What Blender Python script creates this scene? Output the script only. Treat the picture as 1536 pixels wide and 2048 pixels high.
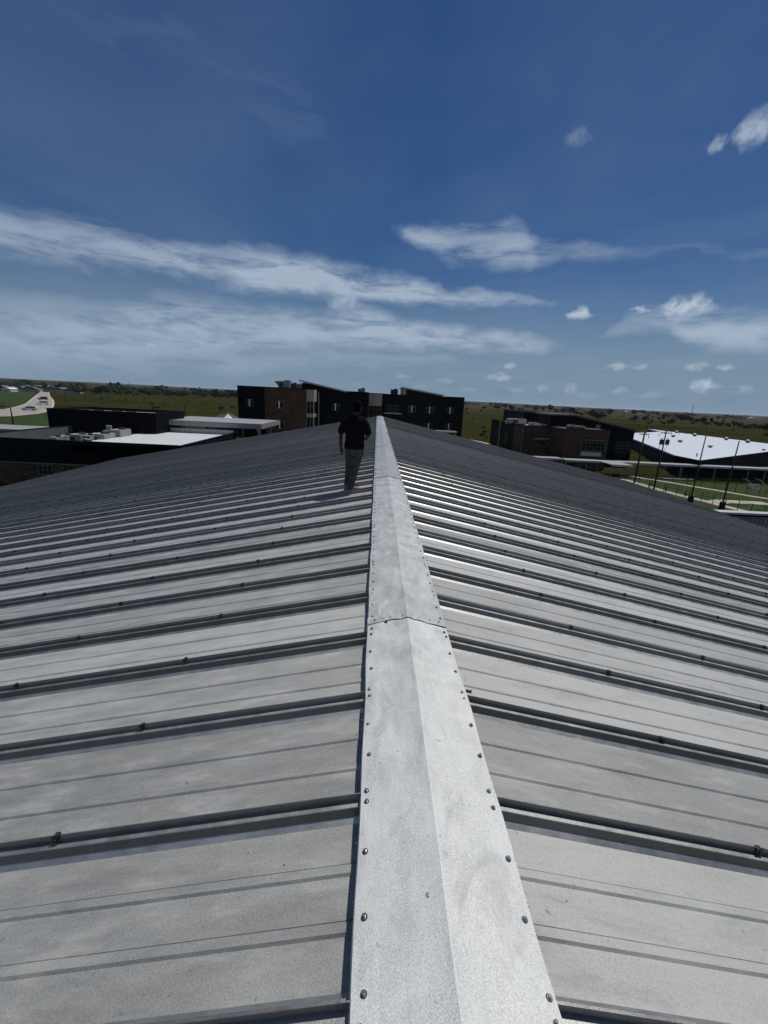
import bpy, bmesh, math, random
import numpy as np
from mathutils import Vector, Matrix, Euler

random.seed(7); np.random.seed(7)
for o in list(bpy.data.objects): bpy.data.objects.remove(o)
scn = bpy.context.scene
C = scn.collection
R_ = math.radians

# ------------------------------------------------------------------ camera
CAMZ = 12.0                       # eye height above the ground by the building
FPX = 850.0                       # focal length for a 1536 x 2048 frame
CR = np.array([[0.99875169, -0.04223025, -0.02667719],
               [-0.01475629, 0.26078875, -0.96528311],
               [0.04772126, 0.96447179, 0.25984005]])
cd = bpy.data.cameras.new('camera'); cam = bpy.data.objects.new('camera', cd); C.objects.link(cam)
cd.sensor_fit = 'VERTICAL'; cd.sensor_height = 36.0; cd.sensor_width = 27.0
cd.lens = 36.0*FPX/2048.0
cd.clip_start = 0.05; cd.clip_end = 120000
M4 = Matrix.Identity(4)
for i in range(3):
    for j in range(3): M4[i][j] = CR[i][j]
M4[2][3] = CAMZ
cam.matrix_world = M4
scn.camera = cam

# ------------------------------------------------------------------ world and sun
SUN = Vector((0.30, 0.31, 1.0)).normalized()
SUN_EL = math.asin(SUN.z); SUN_AZ = math.atan2(SUN.x, SUN.y)
w = bpy.data.worlds.new('World'); scn.world = w; w.use_nodes = True
wt = w.node_tree; wt.nodes.clear()
def N(t, typ, **kw):
    n = t.nodes.new(typ)
    for k, v in kw.items(): setattr(n, k, v)
    return n
def math_node(t, op, a, b=None, c=None, clamp=False):
    n = N(t, 'ShaderNodeMath', operation=op, use_clamp=clamp)
    for i, v in enumerate((a, b, c)):
        if v is None: continue
        if isinstance(v, (int, float)): n.inputs[i].default_value = v
        else: t.links.new(v, n.inputs[i])
    return n.outputs[0]
def maprange(t, v, a, b, c, d, interp='SMOOTHSTEP'):
    n = N(t, 'ShaderNodeMapRange', interpolation_type=interp)
    t.links.new(v, n.inputs[0])
    for i, x in enumerate((a, b, c, d)): n.inputs[i+1].default_value = x
    return n.outputs[0]
def build_world():
    t = wt; L = t.links.new
    out = N(t, 'ShaderNodeOutputWorld'); bg = N(t, 'ShaderNodeBackground')
    bg.inputs[1].default_value = 0.055
    sky = N(t, 'ShaderNodeTexSky', sky_type='NISHITA', sun_disc=False)
    sky.sun_elevation = SUN_EL; sky.sun_rotation = SUN_AZ
    sky.altitude = 300; sky.air_density = 1.0; sky.dust_density = 0.35; sky.ozone_density = 4.0
    tc = N(t, 'ShaderNodeTexCoord')
    sep = N(t, 'ShaderNodeSeparateXYZ'); L(tc.outputs['Generated'], sep.inputs[0])
    x, y, z = sep.outputs
    az = math_node(t, 'MULTIPLY', math_node(t, 'ARCTAN2', x, y), 57.2958)
    el = math_node(t, 'MULTIPLY', math_node(t, 'ARCSINE', z), 57.2958)
    ae = N(t, 'ShaderNodeCombineXYZ'); L(az, ae.inputs[0]); L(el, ae.inputs[1])
    # cloud-layer coordinates: the direction projected on a level sheet
    zz = math_node(t, 'MAXIMUM', z, 0.03)
    pl = N(t, 'ShaderNodeCombineXYZ')
    L(math_node(t, 'DIVIDE', x, zz), pl.inputs[0]); L(math_node(t, 'DIVIDE', y, zz), pl.inputs[1])
    def noise(vec, scale, detail, rough=0.55, dist=0.0, sc=(1,1,1), rot=0.0):
        mp = N(t, 'ShaderNodeMapping'); mp.inputs['Scale'].default_value = sc; mp.inputs['Rotation'].default_value = (0,0,rot)
        L(vec, mp.inputs[0])
        n = N(t, 'ShaderNodeTexNoise'); n.inputs['Scale'].default_value = scale; n.inputs['Detail'].default_value = detail
        n.inputs['Roughness'].default_value = rough; n.inputs['Distortion'].default_value = dist
        L(mp.outputs[0], n.inputs['Vector']); return n
    def warp(amt, scale, detail, sc=(1,1,1)):
        n = noise(ae.outputs[0], scale, detail, sc=sc)
        s = N(t, 'ShaderNodeVectorMath', operation='SUBTRACT'); L(n.outputs['Color'], s.inputs[0]); s.inputs[1].default_value = (0.5,0.5,0.5)
        m = N(t, 'ShaderNodeVectorMath', operation='MULTIPLY'); L(s.outputs[0], m.inputs[0]); m.inputs[1].default_value = (amt[0], amt[1], 0)
        a = N(t, 'ShaderNodeVectorMath', operation='ADD'); L(ae.outputs[0], a.inputs[0]); L(m.outputs[0], a.inputs[1])
        return a.outputs[0]
    wc = warp((5.0, 3.4), 0.16, 4, (1, 1.5, 1))
    wp = warp((1.5, 1.2), 0.95, 3)
    def banks(vec, rows, vector_handles=False):
        "cloud banks strung along the sky: rows of (azimuth, elevation, half height, weight)"
        sp = N(t, 'ShaderNodeSeparateXYZ'); L(vec, sp.inputs[0])
        a = math_node(t, 'MULTIPLY_ADD', sp.outputs[0], 1/120.0, 0.5, clamp=True)
        cc = N(t, 'ShaderNodeCombineColor'); [L(a, cc.inputs[i]) for i in range(3)]
        cu = N(t, 'ShaderNodeRGBCurve'); L(cc.outputs[0], cu.inputs['Color'])
        rows = [(-59, rows[0][1], rows[0][2], 0)]+rows+[(59, rows[-1][1], rows[-1][2], 0)]
        for ch, sc in ((0, 40.0), (1, 8.0), (2, 1.0)):
            cv = cu.mapping.curves[ch]
            pts = [((r[0]+60)/120.0, r[ch+1]/sc) for r in rows]
            cv.points[0].location = pts[0]; cv.points[1].location = pts[-1]
            for p in pts[1:-1]: cv.points.new(*p)
            if vector_handles:
                for p in cv.points: p.handle_type = 'VECTOR'
        cu.mapping.update()
        sc_ = N(t, 'ShaderNodeSeparateColor'); L(cu.outputs[0], sc_.inputs[0])
        d = math_node(t, 'ABSOLUTE', math_node(t, 'SUBTRACT', sp.outputs[1], math_node(t, 'MULTIPLY', sc_.outputs[0], 40.0)))
        q = math_node(t, 'DIVIDE', d, math_node(t, 'MULTIPLY_ADD', sc_.outputs[1], 8.0, 0.02))
        return math_node(t, 'MULTIPLY', maprange(t, q, 0.1, 1.25, 1.0, 0.0), sc_.outputs[2])
    def union(vals):
        r = vals[0]
        for v in vals[1:]: r = math_node(t, 'MAXIMUM', r, v)
        return r
    b1 = banks(wc, [(-50, 12.6, 2.4, .3), (-38, 12.9, 2.6, .60), (-30, 13.7, 2.5, .62), (-21, 13.3, 2.3, .72), (-10, 13.5, 2.5, .95), (-1, 12.8, 1.8, .9), (8, 12.2, 1.2, .75), (20, 11.4, .7, .35), (26, 11, .4, 0)])
    b2 = banks(wc, [(-50, 4.0, 3.6, .4), (-39, 4.2, 4.0, .58), (-31, 5.0, 4.2, .68), (-22, 6.6, 4.2, .75), (-10, 7.2, 3.0, .78), (-4, 8.0, 2.8, .80), (3, 7.8, 2.1, .90), (14, 7.4, 1.7, .75), (20, 6.6, 1.0, .45), (25, 6, .6, 0), (27, 9.2, 1.0, .32), (32, 9.4, 1.2, .5), (36, 8.4, 2.1, .85), (41, 7.9, 2.3, .8), (50, 7.5, 2.4, .5)])
    b3 = banks(wc, [(-50, 1.5, 2.0, .3), (-40, 1.8, 2.0, .34), (-22, 3.2, 1.8, .36), (6, 4.8, 1.0, .30), (14, 5, .6, .0), (45, 5, .6, 0)])
    b4 = banks(wc, [(-40, 30, 3, .06), (-10, 27, 4, .08), (0, 18.3, .8, .0), (2, 18.3, 1.0, .45), (5, 17.9, 1.7, .68), (11, 17.2, 2.2, .58), (16, 17.4, 2.4, .68), (18, 16.6, 1.5, .36), (24, 16, 1.2, .34), (28, 15.8, .6, .14), (34, 15.2, .5, .12), (38, 14.5, .5, .16), (46, 14, .6, .1)])
    cirrus = union([b1, b2, b3, b4])
    fib = noise(ae.outputs[0], 0.42, 5, 0.64, 0.45, (0.26, 1.25, 1), 0.16)
    fib2 = noise(ae.outputs[0], 1.6, 3, 0.65, 0.5, (0.35, 1.3, 1), 0.12)
    ff = math_node(t, 'ADD', math_node(t, 'MULTIPLY', fib.outputs[0], 0.84), math_node(t, 'MULTIPLY', fib2.outputs[0], 0.16))
    f1 = maprange(t, ff, 0.29, 0.60, 0.12, 1.25)
    cirrus = math_node(t, 'MULTIPLY', cirrus, f1)
    # same thin sheet over the unseen sky, thickened to whiten the fill light
    g = noise(pl.outputs[0], 0.42, 5, 0.58, 0.6, (1, 0.55, 1), 0.5)
    away = math_node(t, 'MAXIMUM', maprange(t, math_node(t, 'ABSOLUTE', az), 46, 66, 0.0, 1.0), maprange(t, el, 38, 56, 0.0, 1.0))
    gen = math_node(t, 'MULTIPLY', maprange(t, g.outputs[0], 0.40, 0.68, 0.0, 0.85), away)
    thin = maprange(t, g.outputs[0], 0.34, 0.74, 0.0, 0.12)
    cirrus = union([cirrus, gen, thin])
    # small heaps of fair-weather cloud
    def heaps(rows):
        out = []
        for a, e, wa, we, wg in sorted(rows):
            out += [(a-wa*1.15, e, .05, 0), (a-wa*.5, e, we, wg), (a+wa*.35, e+we*.25, we*1.15, wg), (a+wa*1.1, e, .05, 0)]
        return out
    p1 = banks(wp, heaps([(-26.4, 4.2, .8, .3, .35), (-4.5, 10.7, 2.3, .8, .5), (16.4, 4.4, .9, .45, .7), (23.4, 10.1, 1.5, .62, .9), (29.4, 10.4, .9, .36, .7), (33.6, 10.4, 2.6, 1.0, .95), (38, 4.6, .9, .35, .6)]), True)
    p2 = banks(wp, heaps([(3.0, 2.6, 1.0, .35, .4), (8.6, 2.4, 1.0, .35, .5), (15.2, 3.0, 1.6, .5, .8), (20.5, 2.0, .9, .42, .55), (23.6, 2.0, .9, .5, .65), (28.2, 4.6, 1.0, .55, .9), (30.4, 4.6, .9, .35, .6), (36.0, 23.8, 1.8, 1.3, .95)]), True)
    p3 = banks(wp, heaps([(5.5, 1.6, 1.2, .3, .3), (12, 1.5, 1.3, .3, .3), (17.5, 1.7, 1.2, .3, .35), (25.8, 1.4, 1.3, .3, .35), (28.9, 2.0, .8, .5, .6), (32, 1.6, 1.2, .35, .45), (35.6, 4.7, 1.1, .5, .85), (40, 2.6, .8, .35, .55)]), True)
    p4 = banks(wp, heaps([(20.5, 25.7, 1.4, .7, .2), (33.3, 23.4, .9, .6, .5), (36.6, 2.8, 1.4, .65, .85)]), True)
    p2 = math_node(t, 'MULTIPLY', p2, 0.7); p3 = math_node(t, 'MULTIPLY', p3, 0.6)
    puff = union([p1, p2, p3, p4])
    pn = noise(ae.outputs[0], 1.15, 5, 0.62)
    puff = math_node(t, 'MULTIPLY', puff, maprange(t, pn.outputs[0], 0.28, 0.58, 0.35, 1.0))
    mask = math_node(t, 'MULTIPLY', cirrus, 1.0, clamp=True)
    # sky tint: a little deeper and bluer than the model
    hs = N(t, 'ShaderNodeHueSaturation'); hs.inputs['Hue'].default_value = 0.509; hs.inputs['Saturation'].default_value = 1.30; hs.inputs['Value'].default_value = 0.80
    L(sky.outputs[0], hs.inputs['Color'])
    # the dusty air low over the plain, all the way round
    hm = N(t, 'ShaderNodeMix', data_type='RGBA'); L(maprange(t, el, 0.0, 15.0, 0.96, 0.0), hm.inputs['Factor'])
    L(hs.outputs[0], hm.inputs['A']); hm.inputs['B'].default_value = (3.1, 4.75, 6.6, 1)
    m1 = N(t, 'ShaderNodeMix', data_type='RGBA'); L(mask, m1.inputs['Factor']); L(hm.outputs['Result'], m1.inputs['A']); m1.inputs['B'].default_value = (6.5, 8.0, 10.0, 1)
    m2 = N(t, 'ShaderNodeMix', data_type='RGBA', clamp_factor=True); L(puff, m2.inputs['Factor']); L(m1.outputs['Result'], m2.inputs['A']); m2.inputs['B'].default_value = (8.6, 10.0, 11.8, 1)
    L(m2.outputs['Result'], bg.inputs[0]); L(bg.outputs[0], out.inputs[0])
build_world()
sd = bpy.data.lights.new('sun', 'SUN'); sd.energy = 3.5; sd.angle = R_(0.53); sd.color = (1.0, 0.965, 0.91)
so = bpy.data.objects.new('sun', sd); C.objects.link(so)
so.rotation_euler = SUN.to_track_quat('Z', 'Y').to_euler(); so.location = (0, 0, 60)

scn.view_settings.view_transform = 'Standard'; scn.view_settings.look = 'None'
scn.view_settings.exposure = 0.0; scn.view_settings.gamma = 1.0; scn.view_settings.use_curve_mapping = False
scn.render.engine = 'CYCLES'
scn.cycles.max_bounces = 5; scn.cycles.diffuse_bounces = 2; scn.cycles.glossy_bounces = 2; scn.cycles.transparent_max_bounces = 4
w.cycles.sampling_method = 'MANUAL'; w.cycles.sample_map_resolution = 512

# ------------------------------------------------------------------ helpers
def ray(px, py):
    d = CR @ np.array([px-768.0, 1024.0-py, -FPX]); return d
def at(px, py, Y):
    "the point at distance Y (metres north) seen at a place of the 1536 x 2048 survey picture"
    d = ray(px, py); return Vector((d[0]*Y/d[1], Y, CAMZ+d[2]*Y/d[1]))
def atz(px, py, z):
    d = ray(px, py); k = (z-CAMZ)/d[2]; return Vector((d[0]*k, d[1]*k, z))
CTRL = [(-30,20,0),(30,20,0),(0,-60,0),(-60,0,0),(60,0,0),(-34,48,0),(-60,40,0),(-25,78,3.0),(-10,88,3.1),(10,105,3.1),(-20,100,3.1),(2,96,3.1),(20,112,2.6),(-60,80,1.2),
        (-95,110,.8),(-130,165,.8),(-110,200,.6),(-180,250,.3),(-60,180,1.2),(0,180,1.5),(30,150,0.0),(36,135,-.6),(36,95,-2.0),(50,90,-2.1),(71,92,-2.1),(86,91,-2.1),(60,105,-2.2),(110,120,-2.2),(120,180,-1.5),
        (44,60,-1.0),(44,70,-1.4),(55,75,-1.8),(60,60,-1.5),(80,70,-2.0),(40,50,-.6),(60,45,-1.0),(100,60,-1.6),(28,45,0),(26,60,-.4),(40,160,0),(60,220,0),(0,300,0.5),(-100,350,0),(150,300,0),(300,200,0),(-300,200,0),(200,60,-1),(-200,60,0)]
CX = np.array(CTRL, float)
def hgt(x, y):
    x = np.atleast_1d(np.asarray(x, float)); y = np.atleast_1d(np.asarray(y, float)); shp = x.shape
    x = x.ravel(); y = y.ravel()
    d2 = (x[:,None]-CX[None,:,0])**2+(y[:,None]-CX[None,:,1])**2
    wgt = 1.0/(d2+60.0)**1.7
    h = (wgt*CX[None,:,2]).sum(1)/wgt.sum(1)
    r = np.hypot(x, y)
    f = np.clip((r-320)/300, 0, 1); f = f*f*(3-2*f)
    roll = 1.6*np.sin(x*.0043+1.0)*np.sin(y*.0036+.4)+1.1*np.sin(x*.011+y*.007)
    g = np.clip((r-1400)/3200, 0, 1); g = g*g*(3-2*g)
    hill = 7+7*np.sin(x*.0011+.6)+5*np.sin(y*.0013+x*.0006)+np.where(x < 0, 9, 0)*np.clip(-x/2500, 0, 1)
    return (h*(1-f)+f*roll*(1-g)+g*hill).reshape(shp)
def hz(x, y): return float(hgt([x], [y])[0])
def onground(px, py):
    d = ray(px, py); k = (-CAMZ)/d[2] if d[2] < -1e-6 else 3000/d[1]
    for _ in range(25):
        x, y = d[0]*k, d[1]*k
        k = k*0.4+0.6*(hz(x, y)-CAMZ)/min(d[2], -1e-6)
        k = min(k, 6000/d[1])
    return Vector((d[0]*k, d[1]*k, hz(d[0]*k, d[1]*k)))

class MB:
    def __init__(s): s.v = []; s.f = []
    def add(s, vs, fs):
        n = len(s.v); s.v += [tuple(p) for p in vs]; s.f += [tuple(i+n for i in f) for f in fs]; return s
    def box(s, x0, x1, y0, y1, z0, z1):
        return s.add([(x0,y0,z0),(x1,y0,z0),(x1,y1,z0),(x0,y1,z0),(x0,y0,z1),(x1,y0,z1),(x1,y1,z1),(x0,y1,z1)],
                     [(0,3,2,1),(4,5,6,7),(0,1,5,4),(1,2,6,5),(2,3,7,6),(3,0,4,7)])
    def obox(s, c, h, rz=0, taper=1.0):
        cs, sn = math.cos(rz), math.sin(rz); vs = []
        for sz in (-1, 1):
            k = taper if sz > 0 else 1
            for sx, sy in ((-1,-1),(1,-1),(1,1),(-1,1)):
                x, y = sx*h[0]*k, sy*h[1]*k
                vs.append((c[0]+x*cs-y*sn, c[1]+x*sn+y*cs, c[2]+sz*h[2]))
        return s.add(vs, [(0,3,2,1),(4,5,6,7),(0,1,5,4),(1,2,6,5),(2,3,7,6),(3,0,4,7)])
    def prism_z(s, poly, z0, z1):       # z1 may be a list
        n = len(poly); za = z1 if isinstance(z1, (list, tuple)) else [z1]*n
        vs = [(x, y, z0) for x, y in poly]+[(poly[i][0], poly[i][1], za[i]) for i in range(n)]
        return s.add(vs, [tuple(range(n-1, -1, -1)), tuple(range(n, 2*n))]+[(i, (i+1) % n, n+(i+1) % n, n+i) for i in range(n)])
    def prism_y(s, poly, y0, y1):       # poly in x, z
        n = len(poly)
        vs = [(x, y0, z) for x, z in poly]+[(x, y1, z) for x, z in poly]
        return s.add(vs, [tuple(range(n)), tuple(range(2*n-1, n-1, -1))]+[(i, n+i, n+(i+1) % n, (i+1) % n) for i in range(n)])
    def tube(s, p0, p1, r0, r1=None, n=8, cap=True):
        r1 = r0 if r1 is None else r1
        p0, p1 = Vector(p0), Vector(p1); d = (p1-p0).normalized()
        a = d.orthogonal().normalized(); b = d.cross(a)
        vs = [p0+(a*math.cos(2*math.pi*i/n)+b*math.sin(2*math.pi*i/n))*r0 for i in range(n)]+[p1+(a*math.cos(2*math.pi*i/n)+b*math.sin(2*math.pi*i/n))*r1 for i in range(n)]
        fs = [(i, (i+1) % n, n+(i+1) % n, n+i) for i in range(n)]
        if cap: fs += [tuple(range(n-1, -1, -1)), tuple(range(n, 2*n))]
        return s.add(vs, fs)
    def path(s, pts, r, n=6):
        for a, b in zip(pts, pts[1:]): s.tube(a, b, r, r, n)
        return s
    def mesh(s, name, mat=None, smooth=False):
        me = bpy.data.meshes.new(name); me.from_pydata(s.v, [], s.f); me.validate(); me.update()
        if mat: me.materials.append(mat)
        if smooth: me.polygons.foreach_set('use_smooth', [True]*len(me.polygons))
        return me
    def build(s, name, mat, parent=None, smooth=False, kind=None, label=None):
        return put(name, s.mesh(name, mat, smooth), parent, kind, label)
def put(name, me, parent=None, kind=None, label=None, loc=None):
    o = bpy.data.objects.new(name, me); C.objects.link(o)
    if parent is not None: o.parent = parent
    if kind: o['kind'] = kind
    if label: o['label'] = label
    if loc is not None: o.location = loc
    return o
def thing(name, label, cat, loc=(0,0,0), group=None, rz=0):
    o = bpy.data.objects.new(name, None); C.objects.link(o); o.location = loc; o.rotation_euler = (0, 0, rz)
    o.empty_display_size = 0.3
    o['label'] = label; o['category'] = cat
    if group: o['group'] = group
    return o
def tag(o, label, cat, group=None):
    o['label'] = label; o['category'] = cat
    if group: o['group'] = group
    return o

ORD = 'first second third fourth fifth sixth seventh eighth ninth tenth eleventh twelfth thirteenth fourteenth fifteenth sixteenth seventeenth eighteenth nineteenth twentieth'.split()
def nth(i):
    if i < 20: return ORD[i]
    t_, u = divmod(i+1, 10); base = {2: 'twent', 3: 'thirt', 4: 'fort', 5: 'fift'}[t_]
    return base+'ieth' if u == 0 else base+'y-'+ORD[u-1]

# ------------------------------------------------------------------ materials
def new_mat(name):
    m = bpy.data.materials.new(name); m.use_nodes = True
    t = m.node_tree; t.nodes.clear()
    out = N(t, 'ShaderNodeOutputMaterial'); b = N(t, 'ShaderNodeBsdfPrincipled'); t.links.new(b.outputs[0], out.inputs[0])
    return m, t, b
def tex_noise(t, vec, scale, detail=4, rough=0.55, sc=(1,1,1), dist=0):
    mp = N(t, 'ShaderNodeMapping'); mp.inputs['Scale'].default_value = sc; t.links.new(vec, mp.inputs[0])
    n = N(t, 'ShaderNodeTexNoise'); n.inputs['Scale'].default_value = scale; n.inputs['Detail'].default_value = detail
    n.inputs['Roughness'].default_value = rough; n.inputs['Distortion'].default_value = dist
    t.links.new(mp.outputs[0], n.inputs['Vector']); return n.outputs[0]
def ramp(t, v, stops):
    r = N(t, 'ShaderNodeValToRGB'); e = r.color_ramp.elements
    e[0].position, e[0].color = stops[0][0], (*stops[0][1], 1)
    e[1].position, e[1].color = stops[-1][0], (*stops[-1][1], 1)
    for p, c in stops[1:-1]:
        q = e.new(p); q.color = (*c, 1)
    t.links.new(v, r.inputs[0]); return r.outputs[0]
def mixc(t, f, a, b, blend='MIX'):
    n = N(t, 'ShaderNodeMix', data_type='RGBA', blend_type=blend)
    for k, v in (('Factor', f), ('A', a), ('B', b)):
        if isinstance(v, (int, float)): n.inputs[k].default_value = v
        elif isinstance(v, tuple): n.inputs[k].default_value = (*v, 1)
        else: t.links.new(v, n.inputs[k])
    return n.outputs['Result']
def bump(t, b, hgt_, strength, dist):
    n = N(t, 'ShaderNodeBump'); n.inputs['Strength'].default_value = strength; n.inputs['Distance'].default_value = dist
    t.links.new(hgt_, n.inputs['Height']); t.links.new(n.outputs[0], b.inputs['Normal'])
def pos(t):
    return N(t, 'ShaderNodeNewGeometry').outputs['Position']
def plain(name, col, rough=0.6, metal=0.0, var=0.25, scale=2.0, spec=None):
    m, t, b = new_mat(name); p = pos(t)
    n = tex_noise(t, p, scale, 5, 0.6)
    lo = tuple(c*(1-var) for c in col); hi = tuple(min(1, c*(1+var)) for c in col)
    t.links.new(ramp(t, n, [(0.3, lo), (0.7, hi)]), b.inputs['Base Color'])
    b.inputs['Roughness'].default_value = rough; b.inputs['Metallic'].default_value = metal
    if spec is not None: b.inputs['Specular IOR Level'].default_value = spec
    return m
def galvanised(name, lo, hi, rough, metal, bump_amt, rnd=True, streak=(1, 1, 1), stain=0.0, sheen_amt=0.0, grain=0.5):
    m, t, b = new_mat(name); p = pos(t)
    oi = N(t, 'ShaderNodeObjectInfo')
    fine = tex_noise(t, p, 215, 2, 0.8)
    mid = tex_noise(t, p, 9, 3, 0.65, streak)
    big = tex_noise(t, p, 1.1, 2, 0.55)
    v = math_node(t, 'ADD', math_node(t, 'ADD', math_node(t, 'MULTIPLY', fine, grain), 0.5*(0.62-grain)), math_node(t, 'ADD', math_node(t, 'MULTIPLY', mid, 0.30), math_node(t, 'MULTIPLY', big, 0.08)))
    if rnd: v = math_node(t, 'ADD', v, math_node(t, 'MULTIPLY', math_node(t, 'SUBTRACT', oi.outputs['Random'], 0.5), 0.16))
    col = ramp(t, v, [(0.38, lo), (0.50, tuple((a+c)/2 for a, c in zip(lo, hi))), (0.62, hi)])
    if stain:
        st = tex_noise(t, p, 5.5, 4, 0.72, streak, 0.8)
        col = mixc(t, maprange(t, st, 0.50, 0.72, 0, stain), col, tuple(c*0.62 for c in lo))
        col = mixc(t, maprange(t, mid, 0.54, 0.70, 0, stain*1.2), col, tuple(min(1, c*1.05) for c in hi))
    spots = tex_noise(t, p, 34, 2, 0.5); spots = maprange(t, spots, 0.70, 0.78, 0, 0.45)
    col = mixc(t, spots, col, tuple(c*0.55 for c in lo))
    t.links.new(col, b.inputs['Base Color'])
    b.inputs['Metallic'].default_value = metal
    if sheen_amt:
        b.inputs['Sheen Weight'].default_value = sheen_amt; b.inputs['Sheen Roughness'].default_value = 0.32; b.inputs['Sheen Tint'].default_value = (1, .98, .95, 1)  # sheen lobe, brighter at grazing view angles
    rr = maprange(t, mid, 0.3, 0.7, rough-0.08, min(1.0, rough+0.06), 'LINEAR'); t.links.new(rr, b.inputs['Roughness'])
    wav = tex_noise(t, p, 3.2, 1, 0.5, (0.5, 1.6, 1))
    hh = math_node(t, 'ADD', math_node(t, 'MULTIPLY', fine, 0.0009), math_node(t, 'MULTIPLY', wav, bump_amt))
    bump(t, b, hh, 1.0, 1.0)
    return m
MAT = {}
MAT['panel'] = galvanised('galvalume_panel', (0.285, 0.29, 0.283), (0.565, 0.568, 0.55), 0.84, 0.93, 0.014, True, (0.25, 1.2, 1), 0.26, 1.0, 0.36)
MAT['seam'] = galvanised('galvalume_seam_shade', (0.19, 0.186, 0.18), (0.30, 0.295, 0.286), 0.42, 0.85, 0.0, True)  # same metal as the panels, darkened for the shade on the seams
MAT['rib_face_shade'] = galvanised('galvalume_rib_face_shade', (0.12, 0.118, 0.114), (0.20, 0.197, 0.19), 0.40, 0.85, 0.0, True)  # same metal, darker still: shade of the backlit near face put into colour
MAT['flange'] = galvanised('galvalume_flange', (0.27, 0.275, 0.27), (0.48, 0.485, 0.475), 0.52, 0.9, 0.0, True, sheen_amt=0.3)
MAT['cap'] = galvanised('ridge_cap_steel', (0.325, 0.335, 0.331), (0.665, 0.673, 0.66), 0.76, 0.78, 0.015, True, (1.2, 0.5, 1), 0.30, 1.0, 0.46)
MAT['clamp'] = plain('clamp_metal', (0.06, 0.065, 0.07), 0.5, 0.7, 0.3, 40)
MAT['screw'] = plain('screw_metal', (0.35, 0.36, 0.37), 0.3, 0.9, 0.2, 60)
MAT['washer'] = plain('washer_rubber', (0.03, 0.03, 0.032), 0.6, 0, 0.2, 60)
MAT['closure'] = plain('closure_strip_metal', (0.10, 0.105, 0.11), 0.6, 0.4, 0.3, 10)
MAT['mastic'] = plain('mastic_sealant', (0.22, 0.21, 0.19), 0.8, 0, 0.7, 60)
MAT['black_metal'] = plain('dark_ribbed_cladding', (0.004, 0.005, 0.0065), 0.7, 0.0, 0.2, 0.6, 0.08)
MAT['dark_green_metal'] = plain('dark_green_cladding', (0.006, 0.009, 0.0095), 0.7, 0.0, 0.2, 0.6, 0.1)
MAT['trim'] = plain('pale_metal_trim', (0.42, 0.43, 0.43), 0.5, 0.2, 0.12, 2)
MAT['white_trim'] = plain('white_painted_trim', (0.75, 0.75, 0.73), 0.5, 0.0, 0.08, 2)
MAT['beige'] = plain('beige_panel', (0.36, 0.30, 0.23), 0.7, 0.0, 0.08, 0.8)
MAT['glass'] = plain('window_glass', (0.006, 0.007, 0.008), 0.08, 0.0, 0.1, 1, 0.35)
MAT['teal_frame'] = plain('teal_window_frame', (0.05, 0.09, 0.085), 0.5, 0.2, 0.1, 1)
MAT['grey_frame'] = plain('grey_window_frame', (0.16, 0.17, 0.17), 0.5, 0.3, 0.1, 1)
MAT['dark_roof'] = plain('dark_metal_roof', (0.075, 0.08, 0.085), 0.5, 0.3, 0.15, 0.8)
MAT['concrete'] = plain('pale_concrete', (0.36, 0.31, 0.27), 0.9, 0, 0.22, 1.3)
MAT['road'] = plain('concrete_road', (0.27, 0.235, 0.215), 0.9, 0, 0.22, 0.35)
MAT['kerb'] = plain('kerb_concrete', (0.42, 0.37, 0.32), 0.9, 0, 0.15, 0.8)
MAT['hvac'] = plain('rooftop_unit_casing', (0.30, 0.295, 0.27), 0.6, 0.1, 0.2, 1.5)
MAT['hvac_dark'] = plain('rooftop_unit_grille', (0.03, 0.03, 0.032), 0.6, 0.2, 0.3, 3)
MAT['pole_wood'] = plain('dark_pole_wood', (0.022, 0.018, 0.015), 0.8, 0, 0.3, 4)
MAT['black_paint'] = plain('black_painted_steel', (0.010, 0.010, 0.011), 0.6, 0.0, 0.2, 3, 0.2)
MAT['transformer'] = plain('transformer_casing', (0.05, 0.055, 0.06), 0.5, 0.2, 0.2, 3)
MAT['galv_tube'] = plain('galvanised_column', (0.30, 0.31, 0.31), 0.5, 0.3, 0.15, 3)
MAT['canopy'] = plain('canopy_sheet', (0.26, 0.262, 0.265), 0.6, 0.1, 0.12, 0.7)
MAT['tent_white'] = plain('white_tent_fabric', (0.78, 0.77, 0.72), 0.8, 0, 0.05, 1)
MAT['tent_green'] = plain('green_tent_fabric', (0.03, 0.05, 0.04), 0.8, 0, 0.2, 1)
MAT['red_paint'] = plain('dark_red_paint', (0.12, 0.025, 0.02), 0.4, 0, 0.2, 2)
MAT['trunk'] = plain('tree_bark', (0.05, 0.04, 0.03), 0.9, 0, 0.3, 3)
MAT['house_wall'] = plain('pale_house_wall', (0.42, 0.38, 0.33), 0.8, 0, 0.15, .3)
MAT['house_roof'] = plain('grey_house_shingle', (0.12, 0.115, 0.11), 0.9, 0, 0.2, .5)
MAT['far_white'] = plain('white_shed_metal', (0.68, 0.67, 0.62), 0.6, 0, 0.08, .2)

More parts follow.
